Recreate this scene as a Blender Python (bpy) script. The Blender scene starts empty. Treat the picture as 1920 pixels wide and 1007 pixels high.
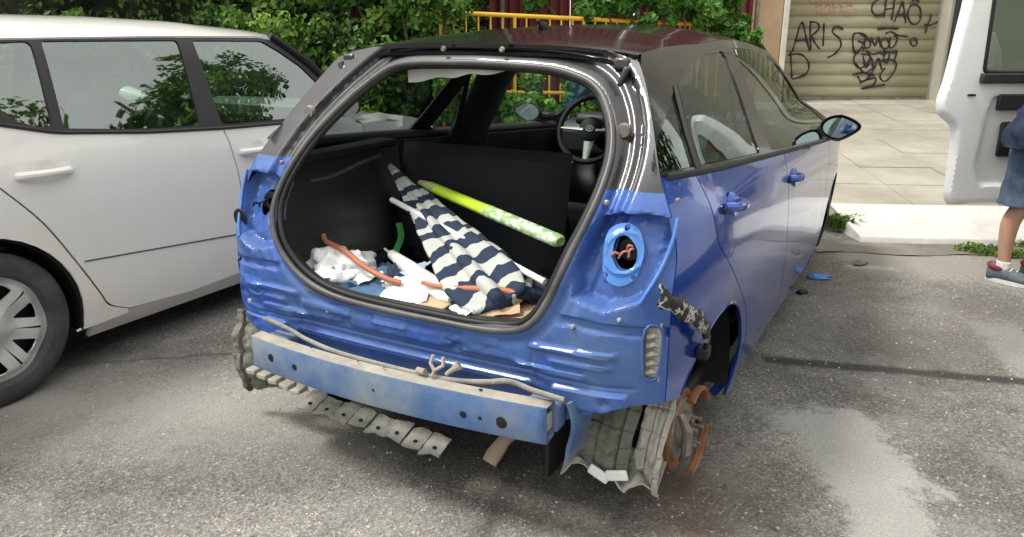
import bpy, math, random
import numpy as np
from mathutils import Vector, Matrix, noise, geometry
random.seed(7)
SC = bpy.context.scene
COL = SC.collection
PI = math.pi

# ------------------------------------------------------------------ camera
CAM = Vector((1.366, -1.758, 1.432))
yaw, pit, rol = (math.radians(a) for a in (-29.08, -17.24, -.24))
fw = Vector((math.sin(yaw)*math.cos(pit), math.cos(yaw)*math.cos(pit), math.sin(pit)))
r0 = Vector((math.cos(yaw), -math.sin(yaw), 0)); u0 = r0.cross(fw)
rt = r0*math.cos(rol)+u0*math.sin(rol); up = -r0*math.sin(rol)+u0*math.cos(rol)
cd = bpy.data.cameras.new('camera'); cam = bpy.data.objects.new('camera', cd); COL.objects.link(cam)
cd.sensor_width = 36; cd.lens = 1444/1920*36; cd.clip_start = .05; cd.clip_end = 500
M = Matrix((rt, up, -fw)).transposed().to_4x4(); M.translation = CAM
cam.matrix_world = M
SC.camera = cam

# ------------------------------------------------------------------ light
w = bpy.data.worlds.new('World'); SC.world = w; w.use_nodes = True
nt = w.node_tree; nt.nodes.clear()
sky = nt.nodes.new('ShaderNodeTexSky'); sky.sky_type = 'NISHITA'; sky.sun_disc = False
SUN_EL, SUN_AZ = math.radians(60), math.radians(-125)
sky.sun_elevation = SUN_EL; sky.sun_rotation = SUN_AZ; sky.dust_density = 3
tc = nt.nodes.new('ShaderNodeTexCoord'); mp = nt.nodes.new('ShaderNodeMapping'); mp.inputs['Scale'].default_value = (1, 1, 2.2)
nz = nt.nodes.new('ShaderNodeTexNoise'); nz.inputs['Scale'].default_value = 2.2; nz.inputs['Detail'].default_value = 6
cr = nt.nodes.new('ShaderNodeValToRGB'); cr.color_ramp.elements[0].position = .30; cr.color_ramp.elements[1].position = .62
cr.color_ramp.elements[0].color = (.86, .86, .86, 1); cr.color_ramp.elements[1].color = (1, 1, 1, 1)
cl = nt.nodes.new('ShaderNodeMixRGB'); cl.inputs[2].default_value = (10.2, 10.15, 9.6, 1)
bg = nt.nodes.new('ShaderNodeBackground'); bg.inputs['Strength'].default_value = .095
wo = nt.nodes.new('ShaderNodeOutputWorld')
L = nt.links.new
L(tc.outputs['Generated'], mp.inputs[0]); L(mp.outputs[0], nz.inputs[0]); L(nz.outputs[0], cr.inputs[0])
L(cr.outputs[0], cl.inputs[0]); L(sky.outputs[0], cl.inputs[1]); L(cl.outputs[0], bg.inputs[0]); L(bg.outputs[0], wo.inputs[0])
sl = bpy.data.lights.new('sun', 'SUN'); sl.energy = 1.9; sl.angle = math.radians(14); sl.color = (1, .96, .9)
so = bpy.data.objects.new('sun', sl); COL.objects.link(so)
sd = Vector((math.sin(SUN_AZ)*math.cos(SUN_EL), math.cos(SUN_AZ)*math.cos(SUN_EL), math.sin(SUN_EL)))
so.rotation_euler = sd.to_track_quat('Z', 'Y').to_euler()
SC.view_settings.view_transform = 'Standard'; SC.view_settings.look = 'None'
SC.view_settings.gamma = 1; SC.view_settings.use_curve_mapping = False
SC.view_settings.exposure = .80

# ------------------------------------------------------------------ materials
def nodes(name):
    m = bpy.data.materials.new(name); m.use_nodes = True
    return m, m.node_tree, m.node_tree.nodes['Principled BSDF']
def N(t, typ, **kw):
    n = t.nodes.new(typ)
    for k, v in kw.items():
        if k in n.inputs: n.inputs[k].default_value = v
        else: setattr(n, k, v)
    return n
def ramp(t, fac, stops):
    n = t.nodes.new('ShaderNodeValToRGB'); e = n.color_ramp.elements
    while len(e) < len(stops): e.new(.5)
    for i, (p, c) in enumerate(stops):
        e[i].position = p; e[i].color = c if len(c) == 4 else (*c, 1)
    t.links.new(fac, n.inputs[0]); return n
def mix(t, fac, a, b, mode='MIX'):
    n = t.nodes.new('ShaderNodeMixRGB'); n.blend_type = mode
    for i, v in enumerate((fac, a, b)):
        if hasattr(v, 'links'): t.links.new(v, n.inputs[i])
        elif isinstance(v, (int, float)): n.inputs[i].default_value = v
        else: n.inputs[i].default_value = (*v[:3], 1)
    return n.outputs[0]
def mat(name, col, rough=.6, metal=0, coat=0, dirt=None, dirt_amt=.5, dscale=6, bump=0, bscale=60, var=.12, spec=.5, world=False):
    m, t, p = nodes(name)
    p.inputs['Roughness'].default_value = rough; p.inputs['Metallic'].default_value = metal
    p.inputs['Coat Weight'].default_value = coat; p.inputs['Coat Roughness'].default_value = .04
    p.inputs['Specular IOR Level'].default_value = spec
    c = t.nodes.new('ShaderNodeTexCoord')
    if world: OC = t.nodes.new('ShaderNodeNewGeometry').outputs['Position']
    else: OC = c.outputs['Object']
    n1 = N(t, 'ShaderNodeTexNoise', Scale=dscale, Detail=7.0, Roughness=.65)
    t.links.new(OC, n1.inputs[0])
    d = [v*(1-var) for v in col]; l = [min(1, v*(1+var)) for v in col]
    base = ramp(t, n1.outputs[0], [(.3, d), (.7, l)]).outputs[0]
    if dirt:
        n2 = N(t, 'ShaderNodeTexNoise', Scale=dscale*.45, Detail=9.0, Roughness=.7)
        t.links.new(OC, n2.inputs[0])
        f = ramp(t, n2.outputs[0], [(.58-.25*dirt_amt, (0, 0, 0)), (.85-.15*dirt_amt, (dirt_amt,)*3)]).outputs[0]
        base = mix(t, f, base, dirt)
        rr = N(t, 'ShaderNodeMapRange'); t.links.new(f, rr.inputs[0])
        rr.inputs[3].default_value = rough; rr.inputs[4].default_value = min(1, rough+.5)
        t.links.new(rr.outputs[0], p.inputs['Roughness'])
        if coat:
            rc = N(t, 'ShaderNodeMapRange'); t.links.new(f, rc.inputs[0])
            rc.inputs[3].default_value = coat; rc.inputs[4].default_value = coat*.2
            t.links.new(rc.outputs[0], p.inputs['Coat Weight'])
    t.links.new(base, p.inputs['Base Color'])
    if bump:
        n3 = N(t, 'ShaderNodeTexNoise', Scale=bscale, Detail=4.0); t.links.new(OC, n3.inputs[0])
        b = N(t, 'ShaderNodeBump', Strength=bump, Distance=.01); t.links.new(n3.outputs[0], b.inputs['Height'])
        t.links.new(b.outputs[0], p.inputs['Normal'])
    return m
def glass(name, tint, refl=.25):
    m = bpy.data.materials.new(name); m.use_nodes = True; t = m.node_tree; t.nodes.clear()
    tr = N(t, 'ShaderNodeBsdfTransparent'); tr.inputs[0].default_value = (*tint, 1)
    gl = N(t, 'ShaderNodeBsdfGlossy', Roughness=.015); gl.inputs[0].default_value = (.85, .92, .9, 1)
    lw = N(t, 'ShaderNodeLayerWeight', Blend=.5)
    pw = N(t, 'ShaderNodeMath', operation='POWER'); t.links.new(lw.outputs['Facing'], pw.inputs[0]); pw.inputs[1].default_value = 4
    ma = N(t, 'ShaderNodeMath', operation='MULTIPLY_ADD', use_clamp=True); t.links.new(pw.outputs[0], ma.inputs[0]); ma.inputs[1].default_value = .9-refl; ma.inputs[2].default_value = refl
    mx = N(t, 'ShaderNodeMixShader'); o = N(t, 'ShaderNodeOutputMaterial')
    t.links.new(ma.outputs[0], mx.inputs[0]); t.links.new(tr.outputs[0], mx.inputs[1]); t.links.new(gl.outputs[0], mx.inputs[2]); t.links.new(mx.outputs[0], o.inputs[0])
    return m
DUST = (.36, .35, .32)
m_blue = mat('blue_paint', (.005, .052, .32), .22, .35, .8, (.10, .14, .30), .25, 3, var=.10)
m_blue_rear = mat('blue_paint_dusty', (.014, .075, .35), .44, .15, .45, (.11, .19, .34), .85, 6, .15, 40, var=.35)
m_blue_dust = mat('blue_primer_dusty', (.045, .12, .30), .6, .05, .1, (.24, .27, .29), .95, 9, var=.15)
m_blue_light = mat('light_blue_metal', (.03, .17, .52), .4, .1, .6, (.20, .30, .42), .6, 12, var=.2)
m_black = mat('black_gloss_paint', (.008, .008, .010), .16, 0, .35, (.10, .09, .08), .25, 6, spec=.4)
m_frame = mat('grey_black_frame_paint', (.022, .022, .025), .36, .2, .5, (.16, .16, .16), .35, 9, .06, 20, var=.3)
m_trim = mat('black_plastic', (.009, .009, .010), .5, 0, 0, (.05, .05, .05), .3, 6, spec=.35)
m_trimgrey = mat('grey_black_plastic', (.028, .028, .030), .45, dscale=8, spec=.4)
m_rubber = mat('rubber', (.030, .030, .030), .6, dirt=(.22, .21, .2), dirt_amt=.5, dscale=12)
m_seal = mat('rubber_seal', (.06, .061, .062), .38, dirt=(.25, .25, .24), dirt_amt=.5, dscale=12)
m_tyre = mat('tyre_rubber', (.045, .046, .047), .8, dirt=(.16, .15, .14), dirt_amt=.6, dscale=14, bump=.2)
m_fabric = mat('black_fabric', (.017, .018, .021), .95, bump=.4, bscale=300, spec=.2)
m_carpet = mat('dark_carpet', (.012, .012, .012), 1, bump=.6, bscale=220, spec=.1)
m_white = mat('white_paint', (.83, .82, .78), .30, 0, 1, (.50, .46, .38), .30, 1.6, var=.02)
m_vanwhite = mat('van_white_paint', (.80, .81, .80), .35, 0, .7, (.5, .48, .44), .4, 3, var=.03)
m_silver = mat('silver_plastic', (.60, .61, .61), .38, .3, .2, (.3, .28, .25), .4, 10)
m_liner = mat('dusty_liner_plastic', (.38, .375, .33), .85, 0, 0, (.42, .40, .34), .7, 9, .5, 60, var=.3)
m_linerd = mat('dark_liner_plastic', (.12, .125, .105), .85, 0, 0, (.28, .27, .23), .7, 11, .5, 60, var=.3)
m_tray = mat('grey_undertray_plastic', (.22, .22, .195), .85, 0, 0, (.36, .35, .30), .8, 16, .5, 60, var=.4)
m_dusttan = mat('dusty_metal', (.36, .34, .29), .8, 0, 0, (.30, .22, .16), .6, 14, .3, 80, var=.25)
m_rust = mat('rusty_iron', (.27, .115, .045), .85, .2, 0, (.16, .10, .07), .7, 22, .5, 120, var=.4)
m_metal = mat('bare_metal', (.34, .33, .31), .5, .8, 0, (.16, .10, .06), .8, 14)
m_gl_w = glass('white_car_glass', (.50, .60, .55), .22)
m_gl_front = glass('clear_glass', (.80, .90, .86), .06)
m_gl_side = glass('side_glass', (.32, .40, .36), .10)
m_gl_rear = glass('tinted_glass', (.30, .34, .33), .12)
m_mirror = mat('mirror_glass', (.40, .50, .50), .03, 1, var=0)
m_ochre = mat('ochre_plaster', (.45, .30, .16), .9, dirt=(.55, .47, .36), dirt_amt=.8, dscale=4, bump=.4)
m_wallb = mat('beige_wall', (.42, .40, .33), .9, dirt=(.30, .28, .24), dirt_amt=.6, dscale=2, bump=.3)
m_whitestrip = mat('white_downpipe', (.75, .73, .68), .7, dirt=(.4, .36, .3), dirt_amt=.4)
m_red = mat('red_sheet', (.15, .020, .022), .6, 0, .2, (.12, .03, .03), .6, 3, var=.25)
m_yellow = mat('yellow_paint', (.85, .50, .03), .45, 0, .3, (.4, .25, .1), .3, 6)
m_slat = mat('cream_shutter', (.40, .365, .25), .6, 0, 0, (.28, .25, .17), .55, 1.6, var=.1, world=True)
m_ink = mat('black_spray_paint', (.02, .02, .024), .6)
m_redink = mat('faded_red_spray_paint', (.50, .20, .14), .7)
m_kerb = mat('white_painted_kerb', (.60, .59, .56), .75, dirt=(.40, .37, .32), dirt_amt=.55, dscale=7, bump=.4)
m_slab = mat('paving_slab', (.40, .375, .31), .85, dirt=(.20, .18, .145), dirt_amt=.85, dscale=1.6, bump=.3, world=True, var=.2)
m_joint = mat('joint_sand', (.15, .13, .11), .95)
m_conc = mat('gutter_concrete', (.24, .22, .19), .9, dirt=(.14, .12, .10), dirt_amt=.9, dscale=4, bump=.7, bscale=80, var=.3)
m_paper = mat('white_cloth', (.82, .83, .85), .85, dscale=10, var=.08, bump=.5, bscale=25)
m_denim = mat('blue_denim', (.07, .15, .26), .9, dscale=20, var=.3, bump=.4, bscale=200)
m_card = mat('cardboard', (.52, .36, .22), .85, dirt=(.38, .24, .14), dirt_amt=.5, dscale=8)
m_terra = mat('terracotta_strap', (.42, .15, .08), .6, dscale=15)
m_poly = mat('white_plastic_bag', (.75, .78, .76), .35, dscale=14, var=.1, bump=.6, bscale=30)
m_green = mat('green_strap', (.06, .30, .08), .6)
m_whitepole = mat('white_pole_enamel', (.78, .79, .80), .3, 0, .5)
m_skin = mat('skin', (.50, .29, .20), .55, dscale=10, var=.08)
m_shirt = mat('white_shirt', (.75, .76, .78), .9, var=.04)
m_navy = mat('navy_fabric', (.015, .025, .06), .85, dscale=20)
m_shoe = mat('grey_shoe_mesh', (.10, .13, .15), .8, dscale=30, var=.3)
m_shoered = mat('dark_red_suede', (.22, .03, .05), .8)
m_sole = mat('white_sole', (.7, .7, .68), .6)
m_hair = mat('dark_hair', (.02, .015, .012), .7)
m_litter = mat('blue_litter', (.08, .20, .55), .6)
m_wood = mat('pale_wood', (.50, .38, .29), .8, dirt=(.25, .18, .13), dirt_amt=.5, dscale=18)
m_orange = mat('orange_plastic', (.75, .14, .04), .4)

# striped umbrella cloth: printed bands along its length (object Z)
def striped():
    m, t, p = nodes('striped_cloth'); p.inputs['Roughness'].default_value = .85
    c = N(t, 'ShaderNodeTexCoord'); s = N(t, 'ShaderNodeSeparateXYZ'); t.links.new(c.outputs['Object'], s.inputs[0])
    n = N(t, 'ShaderNodeTexNoise', Scale=9.0, Detail=2.0); t.links.new(c.outputs['Object'], n.inputs[0])
    a = N(t, 'ShaderNodeMath', operation='MULTIPLY_ADD'); t.links.new(n.outputs[0], a.inputs[0]); a.inputs[1].default_value = .16; t.links.new(s.outputs['Z'], a.inputs[2])
    b = N(t, 'ShaderNodeMath', operation='MULTIPLY'); t.links.new(a.outputs[0], b.inputs[0]); b.inputs[1].default_value = 2*PI/.115
    si = N(t, 'ShaderNodeMath', operation='SINE'); t.links.new(b.outputs[0], si.inputs[0])
    r = ramp(t, si.outputs[0], [(.0, (.44, .46, .43)), (.06, (.012, .024, .055))]); t.links.new(r.outputs[0], p.inputs['Base Color'])
    return m
m_stripe = striped()
def neon():
    m, t, p = nodes('neon_printed_sleeve'); p.inputs['Roughness'].default_value = .35
    c = N(t, 'ShaderNodeTexCoord'); s = N(t, 'ShaderNodeSeparateXYZ'); t.links.new(c.outputs['Object'], s.inputs[0])
    v = N(t, 'ShaderNodeTexVoronoi', Scale=38.0); t.links.new(c.outputs['Object'], v.inputs[0])
    r = ramp(t, s.outputs['Z'], [(.0, (.8, .12, .03)), (.055, (.75, .35, .05)), (.1, (.50, .72, .03)), (.42, (.50, .75, .04)), (.52, (.62, .74, .58))])
    e = N(t, 'ShaderNodeMath', operation='GREATER_THAN'); t.links.new(s.outputs['Z'], e.inputs[0]); e.inputs[1].default_value = .44
    e2 = N(t, 'ShaderNodeMath', operation='LESS_THAN'); t.links.new(s.outputs['Z'], e2.inputs[0]); e2.inputs[1].default_value = .12
    ad = N(t, 'ShaderNodeMath', operation='ADD'); t.links.new(e.outputs[0], ad.inputs[0]); t.links.new(e2.outputs[0], ad.inputs[1])
    mm = N(t, 'ShaderNodeMath', operation='MULTIPLY'); t.links.new(ad.outputs[0], mm.inputs[0])
    vr = ramp(t, v.outputs['Distance'], [(.45, (0, 0, 0)), (.55, (1, 1, 1))]); t.links.new(vr.outputs[0], mm.inputs[1])
    o = mix(t, mm.outputs[0], r.outputs[0], (.30, .48, .22)); t.links.new(o, p.inputs['Base Color'])
    return m
m_neon = neon()
def asphalt():
    m, t, p = nodes('asphalt'); p.inputs['Roughness'].default_value = .9; p.inputs['Specular IOR Level'].default_value = .3
    c = N(t, 'ShaderNodeTexCoord'); O = c.outputs['Object']
    def nz(sc, det=5.0, ro=.6):
        n = N(t, 'ShaderNodeTexNoise', Scale=sc, Detail=det, Roughness=ro); t.links.new(O, n.inputs[0]); return n.outputs[0]
    v = N(t, 'ShaderNodeTexVoronoi', Scale=125.0, Randomness=1.0); t.links.new(O, v.inputs[0])
    grain = ramp(t, v.outputs['Color'], [(.1, (.11, .105, .10)), (.5, (.185, .178, .167)), (.8, (.25, .242, .226)), (1, (.42, .41, .38))]).outputs[0]
    fine = ramp(t, nz(160, 4, .8), [(.32, (.5,)*3), (.5, (.95,)*3), (.68, (1.5,)*3)]).outputs[0]
    col = mix(t, 1.0, grain, fine, 'MULTIPLY')
    big = ramp(t, nz(.9, 7, .6), [(.34, (.50, .48, .46)), (.5, (.92, .90, .87)), (.62, (1.45, 1.43, 1.38))]).outputs[0]
    col = mix(t, 1.0, col, big, 'MULTIPLY')
    dust = ramp(t, nz(2.6, 9, .72), [(.47, (0, 0, 0)), (.72, (.6,)*3)]).outputs[0]
    col = mix(t, dust, col, (.27, .26, .235))
    spot = ramp(t, nz(13, 4, .5), [(.66, (0, 0, 0)), (.74, (.7,)*3)]).outputs[0]
    col = mix(t, spot, col, (.05, .047, .045))
    # a worn pale strip, a tar seam and old pale stains, each with a place of its own
    sep = N(t, 'ShaderNodeSeparateXYZ'); t.links.new(O, sep.inputs[0])
    wob = nz(7, 6, .7); wob2 = nz(34, 8, .85)
    def seg(ax, ay, bx, by, wdt, soft, wa=.25):
        dx, dy = bx-ax, by-ay; Ln = math.hypot(dx, dy); dx /= Ln; dy /= Ln
        def lin(cx, cy, k):
            a = N(t, 'ShaderNodeMath', operation='MULTIPLY'); t.links.new(sep.outputs['X'], a.inputs[0]); a.inputs[1].default_value = cx
            b = N(t, 'ShaderNodeMath', operation='MULTIPLY_ADD'); t.links.new(sep.outputs['Y'], b.inputs[0]); b.inputs[1].default_value = cy; t.links.new(a.outputs[0], b.inputs[2])
            e = N(t, 'ShaderNodeMath', operation='ADD'); t.links.new(b.outputs[0], e.inputs[0]); e.inputs[1].default_value = k; return e.outputs[0]
        al = lin(dx, dy, -(ax*dx+ay*dy)-Ln/2); ac = lin(-dy, dx, (ax*dy-ay*dx))
        def absn(x):
            a = N(t, 'ShaderNodeMath', operation='ABSOLUTE'); t.links.new(x, a.inputs[0]); return a.outputs[0]
        al = absn(al); ac = absn(ac)
        s1 = N(t, 'ShaderNodeMath', operation='SUBTRACT'); t.links.new(al, s1.inputs[0]); s1.inputs[1].default_value = Ln/2
        s2 = N(t, 'ShaderNodeMath', operation='SUBTRACT'); t.links.new(ac, s2.inputs[0]); s2.inputs[1].default_value = wdt/2
        mx = N(t, 'ShaderNodeMath', operation='MAXIMUM'); t.links.new(s1.outputs[0], mx.inputs[0]); t.links.new(s2.outputs[0], mx.inputs[1])
        ww = N(t, 'ShaderNodeMath', operation='MULTIPLY_ADD'); t.links.new(wob, ww.inputs[0]); ww.inputs[1].default_value = wa; ww.inputs[2].default_value = -wa*.95
        w2 = N(t, 'ShaderNodeMath', operation='MULTIPLY_ADD'); t.links.new(wob2, w2.inputs[0]); w2.inputs[1].default_value = wa*.9; t.links.new(ww.outputs[0], w2.inputs[2])
        ad = N(t, 'ShaderNodeMath', operation='ADD'); t.links.new(mx.outputs[0], ad.inputs[0]); t.links.new(w2.outputs[0], ad.inputs[1])
        r = N(t, 'ShaderNodeMapRange'); t.links.new(ad.outputs[0], r.inputs[0]); r.inputs[1].default_value = soft; r.inputs[2].default_value = -soft
        r.inputs[3].default_value = 0; r.inputs[4].default_value = 1; return r.outputs[0]
    def sc(x, k):
        a = N(t, 'ShaderNodeMath', operation='MULTIPLY'); t.links.new(x, a.inputs[0]); a.inputs[1].default_value = k; return a.outputs[0]
    col = mix(t, sc(seg(1.08, 1.20, 1.38, .70, .36, .03, .34), .85), col, (.33, .325, .30))
    col = mix(t, sc(seg(1.30, .80, 1.46, .30, .24, .03, .25), .85), col, (.33, .325, .30))
    col = mix(t, sc(seg(1.72, 2.6, 1.92, 1.85, .20, .03, .3), .75), col, (.34, .33, .31))
    col = mix(t, sc(seg(1.42, 2.9, 1.5, 2.6, .10, .05, .3), .35), col, (.36, .35, .32))
    col = mix(t, sc(seg(.93, 3.42, 2.2, 3.9, .55, .12, .5), .7), col, (.30, .275, .24))
    col = mix(t, sc(seg(.98, 3.32, 1.22, 3.40, .06, .04, .2), .7), col, (.45, .44, .40))
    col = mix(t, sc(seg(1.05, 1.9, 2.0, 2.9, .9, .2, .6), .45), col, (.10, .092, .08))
    col = mix(t, sc(seg(.75, .45, .95, .05, .12, .1, .3), .5), col, (.16, .075, .045))
    col = mix(t, sc(seg(-2.2, -.5, -.5, .35, .55, .25, .6), .65), col, (.34, .33, .30))
    col = mix(t, sc(seg(.80, 1.60, 3.2, 2.28, .075, .015, .06), .9), col, (.035, .033, .031))
    col = mix(t, sc(seg(.25, .30, .45, -.6, .04, .03, .08), .7), col, (.05, .048, .046))
    col = mix(t, sc(seg(-.4, .50, .80, .65, .7, .25, .4), .5), col, (.045, .043, .042))  # darkening under the blue car's rear: its shade put into the asphalt colour
    col = mix(t, .75, col, ramp(t, nz(120, 5, .85), [(.30, (.62,)*3), (.5, (1,)*3), (.68, (1.35,)*3)]).outputs[0], 'MULTIPLY')
    chips = ramp(t, nz(48, 3, .5), [(.66, (0, 0, 0)), (.70, (.8,)*3)]).outputs[0]; col = mix(t, chips, col, (.40, .39, .36))
    # cracks
    vc = N(t, 'ShaderNodeTexVoronoi', Scale=.45, feature='DISTANCE_TO_EDGE'); wn = N(t, 'ShaderNodeTexNoise', Scale=3.0, Detail=6.0)
    t.links.new(O, wn.inputs[0]); wm = mix(t, .12, O, wn.outputs['Color']); t.links.new(wm, vc.inputs[0])
    ck0 = ramp(t, vc.outputs[0], [(.0, (.6,)*3), (.006, (0, 0, 0))]).outputs[0]
    ck = mix(t, 1.0, ck0, ramp(t, nz(.6, 2), [(.5, (0, 0, 0)), (.6, (1, 1, 1))]).outputs[0], 'MULTIPLY')
    col = mix(t, ck, col, (.04, .038, .036))
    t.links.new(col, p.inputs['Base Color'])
    b = N(t, 'ShaderNodeBump', Strength=.5, Distance=.005); t.links.new(v.outputs['Distance'], b.inputs['Height']); t.links.new(b.outputs[0], p.inputs['Normal'])
    return m
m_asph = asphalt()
def leafmat(name, dark, light, yel):
    m, t, p = nodes(name); p.inputs['Roughness'].default_value = .5
    a = N(t, 'ShaderNodeAttribute', attribute_name='tone')
    r = ramp(t, a.outputs['Fac'], [(0, dark), (.6, light), (1, yel)]); t.links.new(r.outputs[0], p.inputs['Base Color'])
    tl = N(t, 'ShaderNodeBsdfTranslucent'); t.links.new(r.outputs[0], tl.inputs[0]); mx = N(t, 'ShaderNodeMixShader'); mx.inputs[0].default_value = .3
    o = t.nodes['Material Output']; t.links.new(p.outputs[0], mx.inputs[1]); t.links.new(tl.outputs[0], mx.inputs[2]); t.links.new(mx.outputs[0], o.inputs[0])
    return m
m_leaf = leafmat('hedge_leaves', (.022, .065, .010), (.105, .235, .032), (.32, .46, .08))
m_leaf2 = leafmat('vine_leaves', (.03, .10, .015), (.09, .24, .03), (.22, .40, .08))
m_core = mat('hedge_inner_twigs', (.010, .014, .006), 1, dscale=6, var=.5, bump=1, bscale=12)
m_weed = leafmat('weed_leaves', (.05, .12, .02), (.14, .26, .04), (.35, .40, .10))
m_bark = mat('bark', (.10, .075, .05), .95, bump=.8, bscale=30)

# ------------------------------------------------------------------ object helpers
def link(name, me, parent=None, kind=None):
    o = bpy.data.objects.new(name, me); COL.objects.link(o)
    if parent: o.parent = parent
    if kind: o['kind'] = kind
    return o
def thing(name, label, cat, loc=(0, 0, 0), group=None):
    o = link(name, None); o.location = loc; o['label'] = label; o['category'] = cat
    if group: o['group'] = group
    o.empty_display_size = .1
    return o
def tag(o, label, cat, group=None):
    o['label'] = label; o['category'] = cat
    if group: o['group'] = group
    return o
def mesh(name, V, F, m, parent=None, smooth=True, kind=None, angle=None):
    me = bpy.data.meshes.new(name)
    off = Vector((0, 0, 0))
    if parent is not None:
        q = parent
        while q is not None: off += q.location; q = q.parent
    me.from_pydata([tuple(Vector(v)-off) for v in V], [], F)
    for mm in (m if isinstance(m, (list, tuple)) else [m]): me.materials.append(mm)
    if smooth: me.polygons.foreach_set('use_smooth', [True]*len(me.polygons))
    me.update()
    o = link(name, me, parent, kind)
    if smooth and angle is not None:
        try: me.set_sharp_from_angle(angle=math.radians(angle))
        except Exception: pass
    return o
def inside(P, poly):
    P = np.asarray(P); poly = np.asarray(poly); x, y = P[:, 0], P[:, 1]; c = np.zeros(len(P), bool)
    j = len(poly)-1
    for i in range(len(poly)):
        xi, yi = poly[i]; xj, yj = poly[j]
        if yi != yj:
            c ^= ((yi > y) != (yj > y)) & (x < (xj-xi)*(y-yi)/(yj-yi)+xi)
        j = i
    return c
def dist(P, poly, closed=True):
    P = np.asarray(P, float); A = np.asarray(poly, float); B = np.roll(A, -1, 0)
    if not closed: A, B = A[:-1], B[:-1]
    best = np.full(len(P), 1e9)
    for a, b in zip(A, B):
        d = b-a; l = max(d@d, 1e-12); s = np.clip(((P-a)@d)/l, 0, 1)
        best = np.minimum(best, np.hypot(*(P-a-s[:, None]*d).T))
    return best
def catmull(pts, n=6, closed=True):
    P = [np.array(p, float) for p in pts]; out = []; k = len(P)
    rng = range(k) if closed else range(k-1)
    for i in rng:
        if closed: a, b, c, d = P[i-1], P[i], P[(i+1) % k], P[(i+2) % k]
        else: a, b, c, d = P[max(i-1, 0)], P[i], P[i+1], P[min(i+2, k-1)]
        for j in range(n):
            s = j/n
            out.append(.5*((2*b)+(-a+c)*s+(2*a-5*b+4*c-d)*s*s+(-a+3*b-3*c+d)*s**3))
    if not closed: out.append(P[-1])
    return out
def resample(loop, sp):
    out = []; n = len(loop)
    for i in range(n):
        a = np.array(loop[i], float); b = np.array(loop[(i+1) % n], float); L_ = np.linalg.norm(b-a)
        if L_ < 1e-6: continue
        k = max(1, int(round(L_/sp)))
        for j in range(k): out.append(a+(b-a)*j/k)
    return out
def panel(name, outline, holes, fmap, m, parent, sp=.04, thick=.015, out=(1, 0, 0), bsp=None, smooth=True, angle=40, inner=None):
    """fill a 2D outline (with holes) by a fine triangulation, lay it on the surface fmap, give it thickness"""
    bsp = bsp or sp
    loops = [resample(outline, bsp)]+[resample(h, bsp*.7) for h in holes]
    pts = []; edges = []
    for lp in loops:
        s = len(pts); pts += [tuple(p) for p in lp]; edges += [(s+i, s+(i+1) % len(lp)) for i in range(len(lp))]
    O = np.array(outline, float); lo, hi = O.min(0), O.max(0)
    gx = np.arange(lo[0]+sp/2, hi[0], sp); gy = np.arange(lo[1]+sp/2, hi[1], sp*.866)
    G = np.array([(x+(sp/2 if j % 2 else 0), y) for j, y in enumerate(gy) for x in gx])
    if len(G):
        ok = inside(G, loops[0])
        for h in loops[1:]: ok &= ~inside(G, h)
        G = G[ok]
        if len(G):
            ok = np.ones(len(G), bool)
            for h in loops: ok &= dist(G, h) > sp*.5
            pts += [tuple(g) for g in G[ok]]
    r = geometry.delaunay_2d_cdt([Vector(p) for p in pts], edges, [], 0, 1e-7)
    V2 = np.array([tuple(v) for v in r[0]]); F = [tuple(f) for f in r[2]]
    cen = np.array([V2[list(f)].mean(0) for f in F]); ok = inside(cen, loops[0])
    for h in loops[1:]: ok &= ~inside(cen, h)
    F = [f for f, k in zip(F, ok) if k]
    F = [f if (V2[f[1]][0]-V2[f[0]][0])*(V2[f[2]][1]-V2[f[0]][1])-(V2[f[1]][1]-V2[f[0]][1])*(V2[f[2]][0]-V2[f[0]][0]) > 0 else f[::-1] for f in F]
    def height(f):
        a, b, c = V2[f[0]], V2[f[1]], V2[f[2]]; e = max(np.hypot(*(a-b)), np.hypot(*(b-c)), np.hypot(*(c-a)))
        return abs((b[0]-a[0])*(c[1]-a[1])-(b[1]-a[1])*(c[0]-a[0]))/max(e, 1e-9)
    F = [f for f in F if height(f) > .035*bsp]
    V3 = fmap(V2); out = np.array(out, float)
    nn = np.zeros(3)
    for f in F[::7]:
        a, b, c = V3[f[0]], V3[f[1]], V3[f[2]]; nn += np.cross(b-a, c-a)
    if nn@out < 0: F = [f[::-1] for f in F]
    used = sorted({i for f in F for i in f}); mp_ = {k: i for i, k in enumerate(used)}
    V3 = V3[used]; F = [tuple(mp_[i] for i in f) for f in F]
    mats = [m, inner] if inner else [m]
    o = mesh(name, V3, F, mats, parent, smooth)
    if thick:
        s = o.modifiers.new('thickness', 'SOLIDIFY'); s.thickness = thick; s.offset = -1
        if inner: s.material_offset = 1
        s.use_quality_normals = True
        es = o.modifiers.new('edges', 'EDGE_SPLIT'); es.split_angle = math.radians(45); es.use_edge_sharp = False
    if smooth and thick:
        try: o.data.set_sharp_from_angle(angle=math.radians(angle))
        except Exception: pass
    return o
def frames(P, closed=False):
    P = [Vector(p) for p in P]; n = len(P); T = []
    for i in range(n):
        a = P[i-1] if (closed or i > 0) else P[i]; b = P[(i+1) % n] if (closed or i < n-1) else P[i]
        T.append((b-a).normalized())
    ref = Vector((0, 0, 1)) if abs(T[0].z) < .9 else Vector((1, 0, 0))
    U = (ref-T[0]*ref.dot(T[0])).normalized(); R = []
    for i in range(n):
        U = (U-T[i]*U.dot(T[i])).normalized(); R.append((P[i], U, T[i].cross(U)))
    return R
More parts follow.
